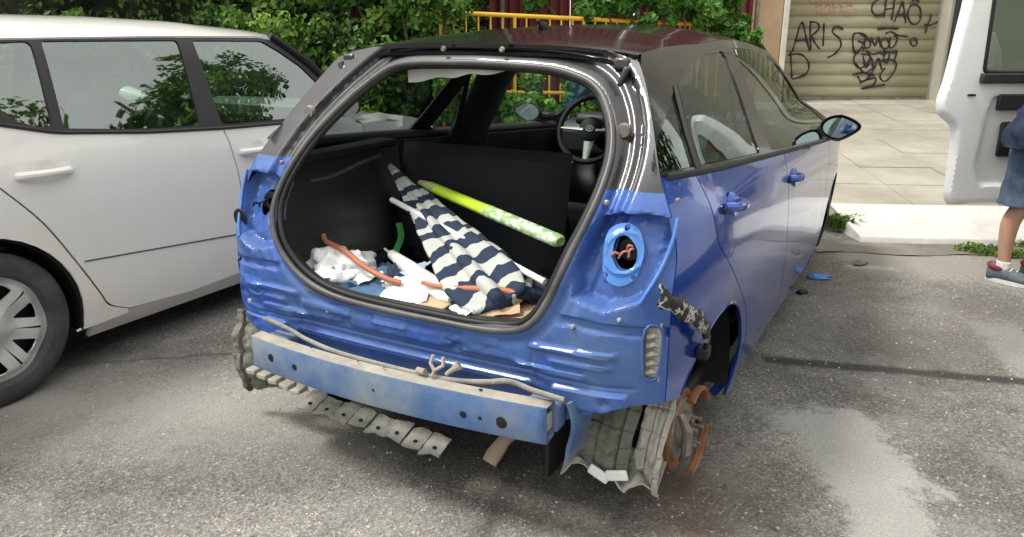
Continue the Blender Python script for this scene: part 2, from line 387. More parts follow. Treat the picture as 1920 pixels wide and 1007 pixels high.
def tube_geo(P, rad, seg=10, closed=False, flat=1.0):
    R = frames(P, closed); V = []; F = []; n = len(R)
    for i, (p, a, b) in enumerate(R):
        r = rad[i] if hasattr(rad, '__len__') else rad
        for k in range(seg):
            t = 2*PI*k/seg; V.append(p+a*(math.cos(t)*r*flat)+b*(math.sin(t)*r))
    for i in range(n if closed else n-1):
        j = (i+1) % n
        for k in range(seg):
            k2 = (k+1) % seg; F.append((i*seg+k, i*seg+k2, j*seg+k2, j*seg+k))
    if not closed: F.append(tuple(range(seg))[::-1]); F.append(tuple((n-1)*seg+k for k in range(seg)))
    return V, F
def tube(name, P, rad, m, parent=None, seg=10, closed=False, flat=1.0, kind=None):
    V, F = tube_geo(P, rad, seg, closed, flat); return mesh(name, V, F, m, parent, True, kind, 50)
class MB:
    def __init__(s): s.V = []; s.F = []
    def add(s, V, F):
        k = len(s.V); s.V += [Vector(v) for v in V]; s.F += [tuple(i+k for i in f) for f in F]; return s
    def tube(s, P, r, seg=8, closed=False, flat=1.0): return s.add(*tube_geo(P, r, seg, closed, flat))
    def box(s, c, d, rx=None):
        V = [Vector((x*d[0]/2, y*d[1]/2, z*d[2]/2)) for x in (-1, 1) for y in (-1, 1) for z in (-1, 1)]
        if rx is not None: V = [rx @ v for v in V]
        V = [v+Vector(c) for v in V]
        return s.add(V, [(0, 1, 3, 2), (4, 6, 7, 5), (0, 4, 5, 1), (2, 3, 7, 6), (0, 2, 6, 4), (1, 5, 7, 3)])
    def lathe(s, prof, c, axis='x', seg=32, caps=False):
        V = []; n = len(prof)
        for k in range(seg):
            t = 2*PI*k/seg
            for (a, r) in prof:
                q = (a, r*math.cos(t), r*math.sin(t)) if axis == 'x' else ((r*math.cos(t), r*math.sin(t), a) if axis == 'z' else (r*math.sin(t), a, r*math.cos(t)))
                V.append(Vector(q)+Vector(c))
        F = [(k*n+i, k*n+i+1, ((k+1) % seg)*n+i+1, ((k+1) % seg)*n+i) for k in range(seg) for i in range(n-1)]
        return s.add(V, F)
    def build(s, name, m, parent=None, smooth=True, bevel=0, angle=35, kind=None, solid=0):
        o = mesh(name, s.V, s.F, m, parent, smooth, kind, angle)
        if solid: k = o.modifiers.new('t', 'SOLIDIFY'); k.thickness = solid
        if bevel: b = o.modifiers.new('b', 'BEVEL'); b.width = bevel; b.segments = 2; b.limit_method = 'ANGLE'
        return o
def box(name, c, d, m, parent=None, bevel=.005, rot=None): return MB().box(c, d, rot).build(name, m, parent, bevel=bevel)
def rotz(a): return Matrix.Rotation(a, 3, 'Z')
def grid(name, fn, nu, nv, m, parent, kind=None, solid=0, out=None, angle=None):
    V = [fn(i/nu, j/nv) for i in range(nu+1) for j in range(nv+1)]
    F = [(i*(nv+1)+j, (i+1)*(nv+1)+j, (i+1)*(nv+1)+j+1, i*(nv+1)+j+1) for i in range(nu) for j in range(nv)]
    if out is not None:
        s = Vector((0, 0, 0))
        for f in F:
            a, b, c = (Vector(V[k]) for k in f[:3]); s += (b-a).cross(c-a)
        if s.dot(Vector(out)) < 0: F = [f[::-1] for f in F]
    o = mesh(name, V, F, m, parent, True, kind, angle)
    if solid:
        k = o.modifiers.new('t', 'SOLIDIFY'); k.thickness = solid; k.offset = -1
        k = o.modifiers.new('edges', 'EDGE_SPLIT'); k.split_angle = math.radians(45); k.use_edge_sharp = False
    return o
def lerp(x, X, Y): return float(np.interp(x, X, Y))
def fbm(x, y, z=0, o=4): return noise.fractal(Vector((x, y, z)), 1, 2, o)
def crumple(name, c, size, m, parent=None, amp=.4, seed=0, sub=20, rot=0, flatten=None):
    """a lumpy heap of cloth or bag: noisy ellipsoid, finely folded"""
    V = []; F = []; nu, nv = sub*2, sub
    R = rotz(rot)
    for j in range(nv+1):
        ph = PI*j/nv
        for i in range(nu):
            th = 2*PI*i/nu; d = Vector((math.sin(ph)*math.cos(th), math.sin(ph)*math.sin(th), math.cos(ph)))
            q = d*1.6+Vector((seed*3.1, seed*1.7, 0))
            r = 1+amp*(noise.noise(q)*1.0+.9*abs(noise.noise(q*2.3))-.2+.35*abs(noise.noise(q*5.5)))
            p = Vector((d.x*size[0]*r/2, d.y*size[1]*r/2, max(-.3, d.z)*size[2]*r/2)); V.append(R @ p+Vector(c))
    for j in range(nv):
        for i in range(nu): F.append((j*nu+i, (j+1)*nu+i, (j+1)*nu+(i+1) % nu, j*nu+(i+1) % nu))
    return mesh(name, V, F, m, parent, True)

# ------------------------------------------------------------------ ground
K0 = Vector((.95, 3.96, 0)); KD = Vector((.91955, .39296, 0)); KN = Vector((-.39296, .91955, 0)); SLOPE = .05
def ks(t, s, z=0): return K0+KD*t+KN*s+Vector((0, 0, z))
def pz(s): return .13+SLOPE*max(0, s)
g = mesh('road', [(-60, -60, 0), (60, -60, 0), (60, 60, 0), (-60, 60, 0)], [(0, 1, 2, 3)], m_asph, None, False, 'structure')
pv = link('pavement', None, None, 'structure')
mesh('pavement_bed', [ks(-12, .50, -.02), ks(12, .50, -.02), ks(12, .50, pz(.5)-.012), ks(-12, .50, pz(.5)-.012), ks(12, 9, pz(9)-.012), ks(-12, 9, pz(9)-.012)],
     [(0, 1, 2, 3), (3, 2, 4, 5)], m_joint, pv, False)
slab_me = None
TS, TT = .66, .62
for i in range(-2, 8):
    for j in range(0, 9):
        t0 = i*TT-.05; s0 = .52+j*TS
        if slab_me is None:
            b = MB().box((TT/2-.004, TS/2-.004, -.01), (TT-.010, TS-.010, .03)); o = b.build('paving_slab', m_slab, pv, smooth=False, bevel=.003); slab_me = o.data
        else:
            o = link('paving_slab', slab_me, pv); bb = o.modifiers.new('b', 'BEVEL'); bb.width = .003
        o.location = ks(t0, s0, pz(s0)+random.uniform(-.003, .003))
        o.rotation_euler = (math.atan(SLOPE)+random.uniform(-.004, .004), random.uniform(-.003, .003), math.atan2(KD.y, KD.x))
# kerb: dull stone kerb on the left, white ramp slab in front of the garage
kb = link('kerb', None, None, 'structure')
mesh('kerb_stone', [ks(-12, .30, 0), ks(.0, .30, 0), ks(.0, .33, .12), ks(-12, .33, .12), ks(.0, .50, pz(.5)), ks(-12, .50, pz(.5))], [(0, 1, 2, 3), (3, 2, 4, 5)], m_conc, kb, False)
rs = MB(); prof = [(0, 0), (.02, .035), (.46, pz(.46)+.012), (.515, pz(.5)+.012), (.515, -.02)]
V = []
for t_, sk in ((.03, -.10), (4.6, 0)):
    for i, (s_, z_) in enumerate(prof): V.append(ks(t_+(sk if i > 1 else 0), s_, z_))
rs.add(V, [(i, i+5, i+6, i+1) for i in range(4)]+[(0, 1, 2, 3, 4), (9, 8, 7, 6, 5)])
rs.build('ramp_slab', m_kerb, kb, smooth=False, bevel=.008)
# concrete gutter strip broken up at the foot of the kerb
def gut(u, v):
    t_ = -.35+u*5; s_ = -.30+.28*v+.03*math.sin(u*40)*(1-v); return ks(t_, s_, .006+.006*fbm(u*30, v*4))
grid('gutter', gut, 90, 6, m_conc, None, 'structure')

# ------------------------------------------------------------------ garage front
GS = 6.35; GZ = pz(GS)
gar = thing('garage_shutter', 'cream roll-down garage shutter covered in black graffiti behind the parked cars', 'garage door', ks(1.8, GS, GZ))
SP = .16
prof = [(0, 0), (-.004, .012), (-.022, .03), (-.030, .075), (-.026, .11), (-.010, .135), (0, .15), (.004, .16)]
slat_me = None
for k in range(16):
    z0 = GZ+.03+k*SP
    if slat_me is None:
        V = []; 
        for t_ in (.78, 2.86): V += [ks(t_, GS+a, z0+b) for a, b in prof]
        n = len(prof); o = mesh('slat', V, [(i, i+1, n+i+1, n+i) for i in range(n-1)], m_slat, gar, True); slat_me = o.data
        so_ = o.modifiers.new('t', 'SOLIDIFY'); so_.thickness = .008; base = o.location.copy()
    else:
        o = link('slat', slat_me, gar); o.location = base+Vector((0, 0, k*SP)); so_ = o.modifiers.new('t', 'SOLIDIFY'); so_.thickness = .008
MB().box(ks(1.82, GS-.02, GZ+.018), (2.08, .05, .036), rotz(math.atan2(KD.y, KD.x))).build('bottom_bar', m_metal, gar, bevel=.004)
# graffiti strokes: (t, z) on the shutter
GRAF = {'black': [[(0.941, 1.117), (0.98, 1.334), (1.031, 1.517), (1.108, 1.311), (1.174, 1.126)], [(0.982, 1.265), (1.13, 1.283)], [(1.149, 1.53), (1.161, 1.333), (1.192, 1.135)], [(1.132, 1.521), (1.24, 1.502), (1.272, 1.424), (1.18, 1.333)], [(1.18, 1.333), (1.236, 1.241), (1.311, 1.149)], [(1.332, 1.502), (1.344, 1.356), (1.353, 1.19)], [(1.603, 1.423), (1.498, 1.455), (1.461, 1.378), (1.573, 1.286), (1.595, 1.181), (1.519, 1.079), (1.431, 1.033)], [(0.912, 1.126), (0.941, 0.939), (0.97, 0.741)], [(0.881, 1.066), (1.053, 1.08), (1.182, 0.963), (1.161, 0.808), (0.98, 0.732)], [(2.066, 1.824), (1.97, 1.767), (1.955, 1.669), (2.019, 1.602), (2.116, 1.614)], [(2.13, 1.846), (2.13, 1.713), (2.13, 1.579)], [(2.135, 1.677), (2.25, 1.694)], [(2.237, 1.854), (2.242, 1.69), (2.236, 1.533)], [(2.275, 1.511), (2.315, 1.645), (2.346, 1.778), (2.392, 1.644), (2.431, 1.496)], [(2.298, 1.605), (2.405, 1.613)], [(2.621, 1.612), (2.612, 1.525), (2.565, 1.48), (2.502, 1.496), (2.453, 1.568), (2.44, 1.66), (2.47, 1.729), (2.529, 1.743), (2.588, 1.696), (2.621, 1.609)], [(2.471, 1.777), (2.512, 1.807), (2.57, 1.772)], [(2.764, 1.611), (2.729, 1.486), (2.712, 1.36)], [(2.685, 1.477), (2.767, 1.468), (2.85, 1.512)], [(2.061, 1.417), (2.186, 1.434), (2.346, 1.425)], [(2.179, 1.353), (2.248, 1.38), (2.358, 1.334), (2.483, 1.316)], [(2.62, 1.243), (2.615, 1.207), (2.591, 1.189), (2.559, 1.196), (2.535, 1.224), (2.53, 1.262), (2.546, 1.29), (2.576, 1.296), (2.605, 1.277), (2.621, 1.242)], [(1.749, 1.354), (1.757, 1.217), (1.811, 1.079), (1.877, 1.171), (1.928, 1.317), (1.83, 1.363), (1.749, 1.354)], [(1.841, 1.354), (1.979, 1.272), (1.983, 1.171), (1.882, 1.171)], [(1.823, 1.125), (1.793, 0.996), (1.88, 0.893), (1.976, 0.94), (2.007, 1.056), (1.889, 1.079)], [(1.992, 1.171), (1.999, 1.299), (2.058, 1.194), (2.089, 1.308), (2.139, 1.171)], [(2.246, 1.225), (2.239, 1.178), (2.21, 1.153), (2.172, 1.162), (2.143, 1.201), (2.136, 1.251), (2.156, 1.289), (2.192, 1.297), (2.227, 1.271), (2.246, 1.224)], [(2.257, 1.307), (2.258, 1.17), (2.319, 1.193), (2.35, 1.298), (2.291, 1.33)], [(2.227, 1.124), (2.197, 1.009), (2.258, 0.963), (2.27, 1.078)], [(1.915, 1.056), (1.982, 0.893), (2.033, 1.033), (2.086, 0.87), (2.126, 1.023), (2.192, 0.87)], [(1.825, 0.963), (1.967, 0.823), (2.074, 0.893), (2.043, 0.776), (1.936, 0.706), (1.88, 0.776)], [(2.154, 0.986), (2.266, 1.009), (2.378, 0.963), (2.36, 0.824), (2.26, 0.707), (2.182, 0.777), (2.235, 0.893)], [(1.808, 0.8), (1.944, 0.823), (2.111, 0.791)], [(1.915, 0.682), (2.026, 0.729), (2.129, 0.753), (2.104, 0.659), (1.949, 0.602), (2.108, 0.635), (2.267, 0.66)], [(2.182, 1.125), (2.299, 1.101), (2.365, 1.124), (2.347, 0.986)], [(1.952, 1.125), (2.05, 1.079), (2.139, 1.102), (2.214, 1.055)], [(1.82, 1.263), (1.918, 1.217), (1.906, 1.125)]], 'red': [[(1.143, 1.764), (1.185, 1.8), (1.235, 1.754), (1.185, 1.71)], [(1.268, 1.79), (1.277, 1.709)], [(1.323, 1.709), (1.346, 1.789), (1.391, 1.709)], [(1.438, 1.78), (1.423, 1.708), (1.495, 1.717)], [(1.523, 1.788), (1.532, 1.717), (1.585, 1.725)], [(1.623, 1.716), (1.641, 1.792), (1.687, 1.716)], [(1.189, 1.674), (1.248, 1.638), (1.213, 1.62)], [(1.289, 1.682), (1.287, 1.619), (1.341, 1.628)], [(1.378, 1.628), (1.381, 1.682), (1.433, 1.627), (1.436, 1.681)], [(1.473, 1.672), (1.47, 1.618)], [(1.525, 1.618), (1.545, 1.681), (1.589, 1.618)], [(1.619, 1.671), (1.617, 1.617), (1.671, 1.617)], [(1.7, 1.68), (1.756, 1.67), (1.717, 1.617)]]}
def stroke(pts, r=.012, m=m_ink):
    P = catmull([np.array(p, float) for p in pts], 4, False)
    return [ks(p[0], GS-.034, p[1]) for p in P]
gb = MB()
for s_ in GRAF['black']: gb.tube(stroke(s_), [.011+.007*abs(math.sin(i*.7+len(s_))) for i in range(len(stroke(s_)))], 6, flat=.8)
gb.build('black_graffiti', m_ink, gar)
gb = MB()
for s_ in GRAF['red']: gb.tube(stroke(s_), .008, 5)
gb.build('red_graffiti', m_redink, gar)
AZ = math.atan2(KD.y, KD.x)
gwl = thing('garage_wall', 'beige wall on the right side of the graffitied shutter', 'wall', ks(4, GS, GZ))
MB().box(ks(5.1, GS-.02, GZ+1.6), (4.4, .5, 3.6), rotz(AZ)).build('wall', m_wallb, gwl, bevel=.01)
MB().box(ks(1.82, GS+.02, GZ+3.2), (2.2, .4, 1.0), rotz(AZ)).build('lintel', m_wallb, gwl, bevel=.01)
MB().box(ks(1.5, GS+.4, GZ+5.0), (12, .6, 3.4), rotz(AZ)).build('upper_wall', m_wallb, gwl, bevel=.02)  # unseen upper storey, added so roof and windows mirror something tall
tube('downpipe', [ks(2.97, GS-.31, GZ-.02), ks(2.97, GS-.31, GZ+3.2)], .035, m_trimgrey, gwl)
pil = thing('gate_pillar', 'tall ochre plastered pillar with a white edge left of the shutter', 'pillar', ks(.5, GS-.1, GZ-.2))
MB().box(ks(.45, GS-.1, GZ+1.4), (.50, .45, 3.4), rotz(AZ)).build('shaft', m_ochre, pil, bevel=.015)
MB().box(ks(.74, GS-.14, GZ+1.4), (.07, .45, 3.4), rotz(AZ)).build('white_edge', m_whitestrip, pil, bevel=.01)
pk = mat('pink_plaster', (.62, .45, .42), .9, dirt=(.5, .42, .36), dirt_amt=.6)
MB().box(ks(.10, GS-.02, GZ+1.4), (.18, .3, 3.4), rotz(AZ)).build('pink_edge', pk, pil, bevel=.01)

# ------------------------------------------------------------------ red fence and yellow railing, hedge
RA = Vector((-3.25, 5.32, 1.60)); RB = Vector((-.95, 7.95, 1.46)); RD = (RB-RA)
rail = thing('yellow_railing', 'yellow metal railing in front of the red sheet fence', 'railing', (RA+RB)/2*1.0-Vector((0, 0, 1.5)))
rp0, rp1 = RA-RD*.06, RB-RD*.05
tube('top_rail', [rp0, rp1], .024, m_yellow, rail)
tube('bottom_rail', [rp0-Vector((0, 0, .8)), rp1-Vector((0, 0, .8))], .02, m_yellow, rail)
for k in range(26):
    p = rp0+(rp1-rp0)*(k+.5)/26; tube('picket', [p, p-Vector((0, 0, .9 if k % 6 else 1.55))], .011 if k % 6 else .02, m_yellow, rail, seg=6)
fen = thing('red_fence', 'dark red corrugated sheet fence behind the yellow railing', 'fence', (RA+RB)/2+Vector((-.3, .5, -1.5)))
dd = Vector((RD.x, RD.y, 0)).normalized(); dn = Vector((-dd.y, dd.x, 0)); fs = Vector((RA.x, RA.y, 0))-dd*1.0+dn*.6
for k in range(6):
    def cf(u, v, k=k):
        x = k*.86+u*.85; c_ = .022*(1 if (x*8) % 1 < .5 else -1)
        p = fs+dd*x+dn*c_; return (p.x, p.y, .05+3.9*v)
    grid('fence_panel', cf, 56, 1, m_red, fen, solid=.003)
for k in range(4):
    p = fs+dd*(k*1.72)-dn*.06; tube('post', [(p.x, p.y, 0), (p.x, p.y, 3.9)], .03, m_metal, fen)

def leaves(name, pts_fn, count, size, m, parent=None, seed=1, kind=None):
    rnd = np.random.default_rng(seed); V = []; F = []; T = []
    for i in range(count):
        c, nrm, tone = pts_fn(rnd)
        s = size*rnd.uniform(.6, 1.35); d = Vector(rnd.normal(0, 1, 3)); d.z -= .35; d = d.normalized()
        q = (Vector(nrm)+Vector(rnd.normal(0, .75, 3))).normalized(); sd_ = d.cross(q)
        if sd_.length < .05: continue
        sd_ = sd_.normalized()*s*.33; c = Vector(c); k = len(V); nn = sd_.cross(d).normalized()*s*.10
        V += [c-d*s*.5, c-sd_+nn, c-nn*.3, c+sd_+nn, c+d*s*.55-nn]
        F += [(k, k+2, k+1), (k, k+3, k+2), (k+1, k+2, k+4), (k+2, k+3, k+4)]; T += [tone]*5
    o = mesh(name, V, F, m, parent, False, kind)
    a = o.data.attributes.new('tone', 'FLOAT', 'POINT'); a.data.foreach_set('value', T)
    return o
# hedge along the far side: a twiggy core wall with leafy clumps all over it
HL = [Vector((-12.5, 1.2, 0)), Vector((-8.4, 2.9, 0)), Vector((-5.6, 4.2, 0)), Vector((-4.1, 5.0, 0)), Vector((-3.1, 5.75, 0))]
def hp(u):
    x = u*(len(HL)-1); i = min(int(x), len(HL)-2); return HL[i].lerp(HL[i+1], x-i)
hdg = thing('hedge', 'tall dense green hedge behind the white car', 'hedge', (-7, 3.6, 0))
def core(u, v):
    p = hp(u); n_ = Vector((.42, -.9, 0)); z = 4.6*v
    k = .30*fbm(p.x*.9+3, z*1.2, p.y, 4)+.12*fbm(p.x*4, z*4, 7, 3)-.6*v*v
    return p+n_*(k-.12)+Vector((0, 0, z))
grid('inner_twigs', core, 160, 50, m_core, hdg, solid=.0)
clumps = []
rr_ = np.random.default_rng(5)
for i in range(480):
    u = rr_.uniform(.0, 1.0); v = rr_.uniform(.08, 1.0); c = Vector(core(u, v))+Vector((.42, -.9, 0))*rr_.uniform(-.05, .28)
    clumps.append((c, rr_.uniform(.12, .30), np.clip(rr_.normal(.42, .2), .02, .95)))
def hl(rnd):
    if rnd.random() < .22:
        u = rnd.uniform(0, 1); v = rnd.uniform(0, 1); c = Vector(core(u, v))+Vector((.42, -.9, 0))*rnd.uniform(0, .12)
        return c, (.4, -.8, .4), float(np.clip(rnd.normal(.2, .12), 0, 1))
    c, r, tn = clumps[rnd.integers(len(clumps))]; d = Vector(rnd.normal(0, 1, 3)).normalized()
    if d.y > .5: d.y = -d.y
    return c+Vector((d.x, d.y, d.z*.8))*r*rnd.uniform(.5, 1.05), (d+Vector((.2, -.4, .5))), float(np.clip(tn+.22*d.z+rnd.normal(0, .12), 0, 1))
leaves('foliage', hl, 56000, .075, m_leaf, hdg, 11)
def bush(name, label, blobs, count, size, m, seed, stem=None, cat='bush'):
    t_ = thing(name, label, cat, (blobs[0][0][0], blobs[0][0][1], 0))
    cs = []; rn = np.random.default_rng(seed)
    for c, r in blobs:
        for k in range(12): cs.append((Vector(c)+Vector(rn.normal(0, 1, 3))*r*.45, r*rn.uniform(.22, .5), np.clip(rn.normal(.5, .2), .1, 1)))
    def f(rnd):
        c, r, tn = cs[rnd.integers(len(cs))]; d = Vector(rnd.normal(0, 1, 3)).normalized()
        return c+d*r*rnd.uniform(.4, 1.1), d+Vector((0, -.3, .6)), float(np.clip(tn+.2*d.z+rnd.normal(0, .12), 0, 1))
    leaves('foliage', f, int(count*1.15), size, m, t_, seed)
    b = MB()
    for c, r in blobs:
        base_ = Vector((blobs[0][0][0]*.7+c[0]*.3, blobs[0][0][1]*.7+c[1]*.3, 0)); mid = base_.lerp(Vector(c), .5)+Vector((.08, .05, .1))
        b.tube(catmull([base_, mid, Vector(c)], 6, False), [.03-.022*i/12 for i in range(13)], 6)
    b.build('stem', m_bark, t_)
    return t_
bush('flowering_bush', 'bright green leafy bush between the hedge and the yellow railing', [((-3.55, 4.9, 1.2), .5), ((-3.7, 4.7, .6), .5), ((-3.2, 5.1, 1.9), .35), ((-4.3, 4.9, 1.95), .42), ((-3.75, 5.0, 1.9), .40)], 9500, .075, m_leaf, 21)
bush('climbing_vine', 'bright green vine hanging over the red fence above the car roof', [((-1.37, 7.1, 1.72), .24), ((-1.9, 6.75, 1.68), .27), ((-2.15, 6.6, 1.72), .24), ((-2.75, 6.2, 1.84), .20), ((-1.15, 7.35, 1.66), .24), ((-1.6, 6.95, 1.70), .25), ((-1.7, 6.9, 2.3), .35)], 8000, .085, m_leaf2, 31, cat='vine')
bush('young_tree', 'leafy young tree growing against the ochre pillar', [((-1.05, 7.6, 1.50), .22), ((-.82, 7.75, 1.22), .2), ((-.62, 7.8, 1.02), .16), ((-1.3, 7.55, 1.70), .2), ((-1.2, 7.95, 1.95), .3), ((-1.0, 7.95, 1.62), .2)], 4200, .085, m_leaf2, 41, cat='tree')
bush('leafy_shrub', 'bright green shrub beyond the bonnet of the white car, seen through the blue car', [((-2.6, 5.15, .62), .34), ((-2.95, 5.0, .95), .3), ((-2.25, 5.4, .72), .3), ((-1.85, 5.65, .75), .28), ((-3.3, 4.86, .95), .25)], 6500, .07, m_leaf2, 51)

def weed(name, label, c, n, h, seed, spread):
    t_ = thing(name, label, 'weeds', c, WG); rn = random.Random(seed); V = []; F = []; T = []
    for i in range(n):
        a = rn.uniform(0, 2*PI); r = spread*rn.random()**.7; b = Vector((c[0]+math.cos(a)*r*1.5, c[1]+math.sin(a)*r*.6, c[2])); hh = h*rn.uniform(.35, 1); a2 = rn.uniform(0, 2*PI)
        lean = Vector((math.cos(a2), math.sin(a2), 0))*hh*rn.uniform(.2, .9); s = Vector((-lean.y, lean.x, 0)).normalized()*rn.uniform(.003, .012)
        k = len(V); V += [b-s*.6, b+s*.6, b+lean*.45+Vector((0, 0, hh*.7))-s, b+lean*.45+Vector((0, 0, hh*.7))+s, b+lean+Vector((0, 0, hh*.75))]
        F += [(k, k+1, k+3, k+2), (k+2, k+3, k+4)]; T += [rn.random()]*5
    o = mesh('weed_leaves', V, F, m_weed, t_, False, 'stuff'); at = o.data.attributes.new('tone', 'FLOAT', 'POINT'); at.data.foreach_set('value', T)
WG = 'weed clumps along the kerb'
weed('weed_clump', 'yellow-green weeds growing at the left end of the white kerb ramp', tuple(ks(-.06, .30, .03)), 260, .15, 3, .09)
weed('weed_clump', 'low weeds in the gutter by the feet of the person', tuple(ks(.80, -.22, .005)), 340, .06, 4, .16)
weed('weed_clump', 'sparse weeds along the foot of the white kerb ramp', tuple(ks(1.15, -.05, .005)), 120, .05, 6, .12)

# ------------------------------------------------------------------ blue car surfaces
def pch(x, y):
    x = np.array(x, float); y = np.array(y, float); h = np.diff(x); d = np.diff(y)/h; m = np.zeros(len(x)); m[0] = d[0]; m[-1] = d[-1]
    for i in range(1, len(x)-1): m[i] = 0 if d[i-1]*d[i] <= 0 else 2/(1/d[i-1]+1/d[i])
    def f(t):
        t = np.clip(t, x[0], x[-1]); i = np.clip(np.searchsorted(x, t)-1, 0, len(x)-2); s = (t-x[i])/h[i]
        return y[i]*(2*s**3-3*s**2+1)+h[i]*m[i]*(s**3-2*s**2+s)+y[i+1]*(3*s**2-2*s**3)+h[i]*m[i+1]*(s**3-s**2)
    return f
W = pch([.1, .25, .4, .6, .75, .85, .93, 1.0, 1.05, 1.1, 1.2, 1.3, 1.36, 1.42], [.79, .83, .852, .86, .857, .847, .828, .79, .757, .727, .668, .604, .557, .50])
def side_x(y, z):
    x = float(W(z))
    if y < .6: x -= .075*((.6-y)/.6)**2
    if y > 1.5 and z > .9: x -= .07*(y-1.5)**1.5*min(1, (z-.9)/.15)
    if y > 2.9: x -= .16*((y-2.9)/1.0)**2
    return x
YR = pch([.2, .45, .6, .75, .85, .93, 1.0, 1.1, 1.2, 1.3, 1.38, 1.45], [.03, .01, .0, .01, .045, .09, .14, .225, .310, .395, .455, .50])
def rear_y(x, z):
    return float(YR(z))+.05*x*x+2.0*max(0, abs(x)-.62)**2*float(np.clip((1.15-z)/.3, 0, 1))
def corner(z):
    y = .1
    for _ in range(40): y = .5*y+.5*rear_y(side_x(y, z), z)
    return side_x(y, z), y
def zc(y): return lerp(y, [.40, .47, .7, 1.0, 1.5, 2.0, 2.38], [1.378, 1.392, 1.418, 1.438, 1.452, 1.432, 1.388])
def zt(y): return zc(y)-lerp(y, [.47, 1.07], [.030, .062])
def belt(y): return 1.052-.0753*(y-.183)

car = thing('blue_hatchback', 'blue hatchback stripped of its tailgate, bumper, lights and wheels, with an open boot', 'car', (0, 1.5, 0))

# ---- rear face
RH = [(0, .614), (.13, .614), (.25, .614), (.34, .620), (.405, .636), (.45, .672), (.485, .73), (.508, .79), (.53, .86), (.552, .93), (.568, 1.01), (.567, 1.09), (.543, 1.165), (.497, 1.232), (.455, 1.268), (.40, 1.292), (.30, 1.314), (.15, 1.323), (0, 1.327)]
LH = [(-.15, 1.325), (-.235, 1.321), (-.295, 1.309), (-.335, 1.288), (-.385, 1.246), (-.438, 1.190), (-.503, 1.096), (-.538, 1.005), (-.556, .92), (-.550, .84), (-.505, .755), (-.445, .695), (-.375, .655), (-.30, .632), (-.22, .621), (-.12, .616)]
FULL = RH+LH
OPEN = [tuple(p) for p in catmull(FULL, 3)]
ZS = 1.015
def outer_half(z0, z1, n=18):
    return [(corner(z0+(z1-z0)*i/n)[0]-.002, z0+(z1-z0)*i/n) for i in range(n+1)]
lampR = [(.648, .965), (.587, .948), (.562, .904), (.545, .82), (.55, .735), (.645, .712), (.735, .745), (.765, .80), (.785, .88), (.788, .955), (.72, .968)]
plateR = catmull([(.612, .912), (.650, .932), (.692, .918), (.716, .868), (.706, .800), (.667, .775), (.626, .795), (.608, .855)], 4)
holeR = catmull([(.636, .892), (.665, .901), (.697, .868), (.695, .825), (.662, .816), (.638, .846)], 3)
ventR = [(.752, .675), (.789, .675), (.793, .60), (.785, .535), (.760, .53), (.752, .56)]
def mirr(L_): return [(-x, z) for x, z in L_][::-1]
def sst(a, b, x): t_ = np.clip((x-a)/(b-a), 0, 1); return t_*t_*(3-2*t_)
def rear_map(P):
    P = np.asarray(P, float); X, Z = P[:, 0], P[:, 1]
    Y = np.array([rear_y(x, z) for x, z in P])
    do = dist(P, OPEN); A = np.abs(X); PA = np.stack([A, Z], 1)
    # gutter round the opening, deepest on the pillars and header
    wgt = sst(.62, .95, Z)
    Y += wgt*(.030*sst(.022, .04, do)*(1-sst(.075, .10, do)))*(Z > .6)
    Y -= wgt*.009*np.exp(-((do-.060)/.010)**2)
    Y += .008*np.exp(-((do-.040)/.012)**2)*(1-wgt)
    # tail lamp pockets
    ins = inside(PA, lampR); dl = dist(PA, lampR)
    Y += np.where(ins, .062*sst(0, .020, dl), 0)
    for bx, bz in ((.625, .79), (.70, .935), (.752, .90), (.752, .87), (.58, .86)): Y -= .008*np.exp(-(((A-bx)**2+(Z-bz)**2)/.008**2))
    # ledge under the lamp, pressed ribs, raised pads
    Y -= .030*sst(.700, .675, Z)*sst(.655, .67, Z)*sst(.50, .56, A)*0
    Y += .014*sst(.690, .680, Z+.05*(A-.6))*sst(.655, .664, Z+.05*(A-.6))*sst(.5, .54, A)
    for zz, a, b, h in ((.595, .42, .70, .012), (.560, .48, .69, .010), (.527, .38, .62, .012)):
        m_ = sst(a, a+.03, A)*(1-sst(b-.03, b, A)); Y -= h*m_*(1-sst(.006, .0115, np.abs(Z-zz-.006*np.sin(X*9))))
    pad = sst(.50, .51, A)*(1-sst(.715, .727, A))*sst(.415, .424, Z)*(1-sst(.475, .485, Z)); Y -= .016*pad
    Y += .014*np.exp(-((A-.66)**2+(Z-.455)**2)/.012**2)
    # broad horizontal steps of the centre panel, with the crushed top edge
    cen = 1-sst(.42, .50, A)
    Y += cen*(.018*sst(.530, .518, Z)-.014*sst(.478, .470, Z)*sst(.448, .456, Z))
    Y += .006*np.exp(-((Z-.500)/.0035)**2)*(A < .74)+.005*np.exp(-((A-.445)/.003)**2)*(Z < .58)
    for px0, px1, pz0, pz1 in ((-.42, -.20, .555, .585), (.22, .34, .560, .585), (-.12, .02, .552, .578), (-.74, -.60, .56, .62), (-.72, -.60, .48, .52)):
        Y -= .007*sst(px0, px0+.008, X)*(1-sst(px1-.008, px1, X))*sst(pz0, pz0+.006, Z)*(1-sst(pz1-.006, pz1, Z))
    n1 = np.array([fbm(x*7, z*8, 1.3, 3) for x, z in P]); n2 = np.array([fbm(x*26, z*40, 4.7, 2) for x, z in P])
    n1 = .35-1.6*np.abs(n1); band = np.exp(-((Z-.545)/.028)**2)*(1-sst(.35, .5, X)); Y += band*(.003*n1+.003*n2)
    for bx in (-.246, .183): Y += .022*np.exp(-(((X-bx)/.035)**2+((Z-.537)/.016)**2))*(1+.8*n2)
    left = sst(-.52, -.66, X)*(1-sst(.95, 1.05, Z)); Y += left*(.008*n1+.003*n2)
    for zz_ in (.508, .462):
        ph = (X/.055) % 1; Y += .003*np.exp(-(((ph-.5)*.055)**2+(Z-zz_)**2)/.005**2)*(A < .44)
    return np.stack([X, Y, Z], 1)
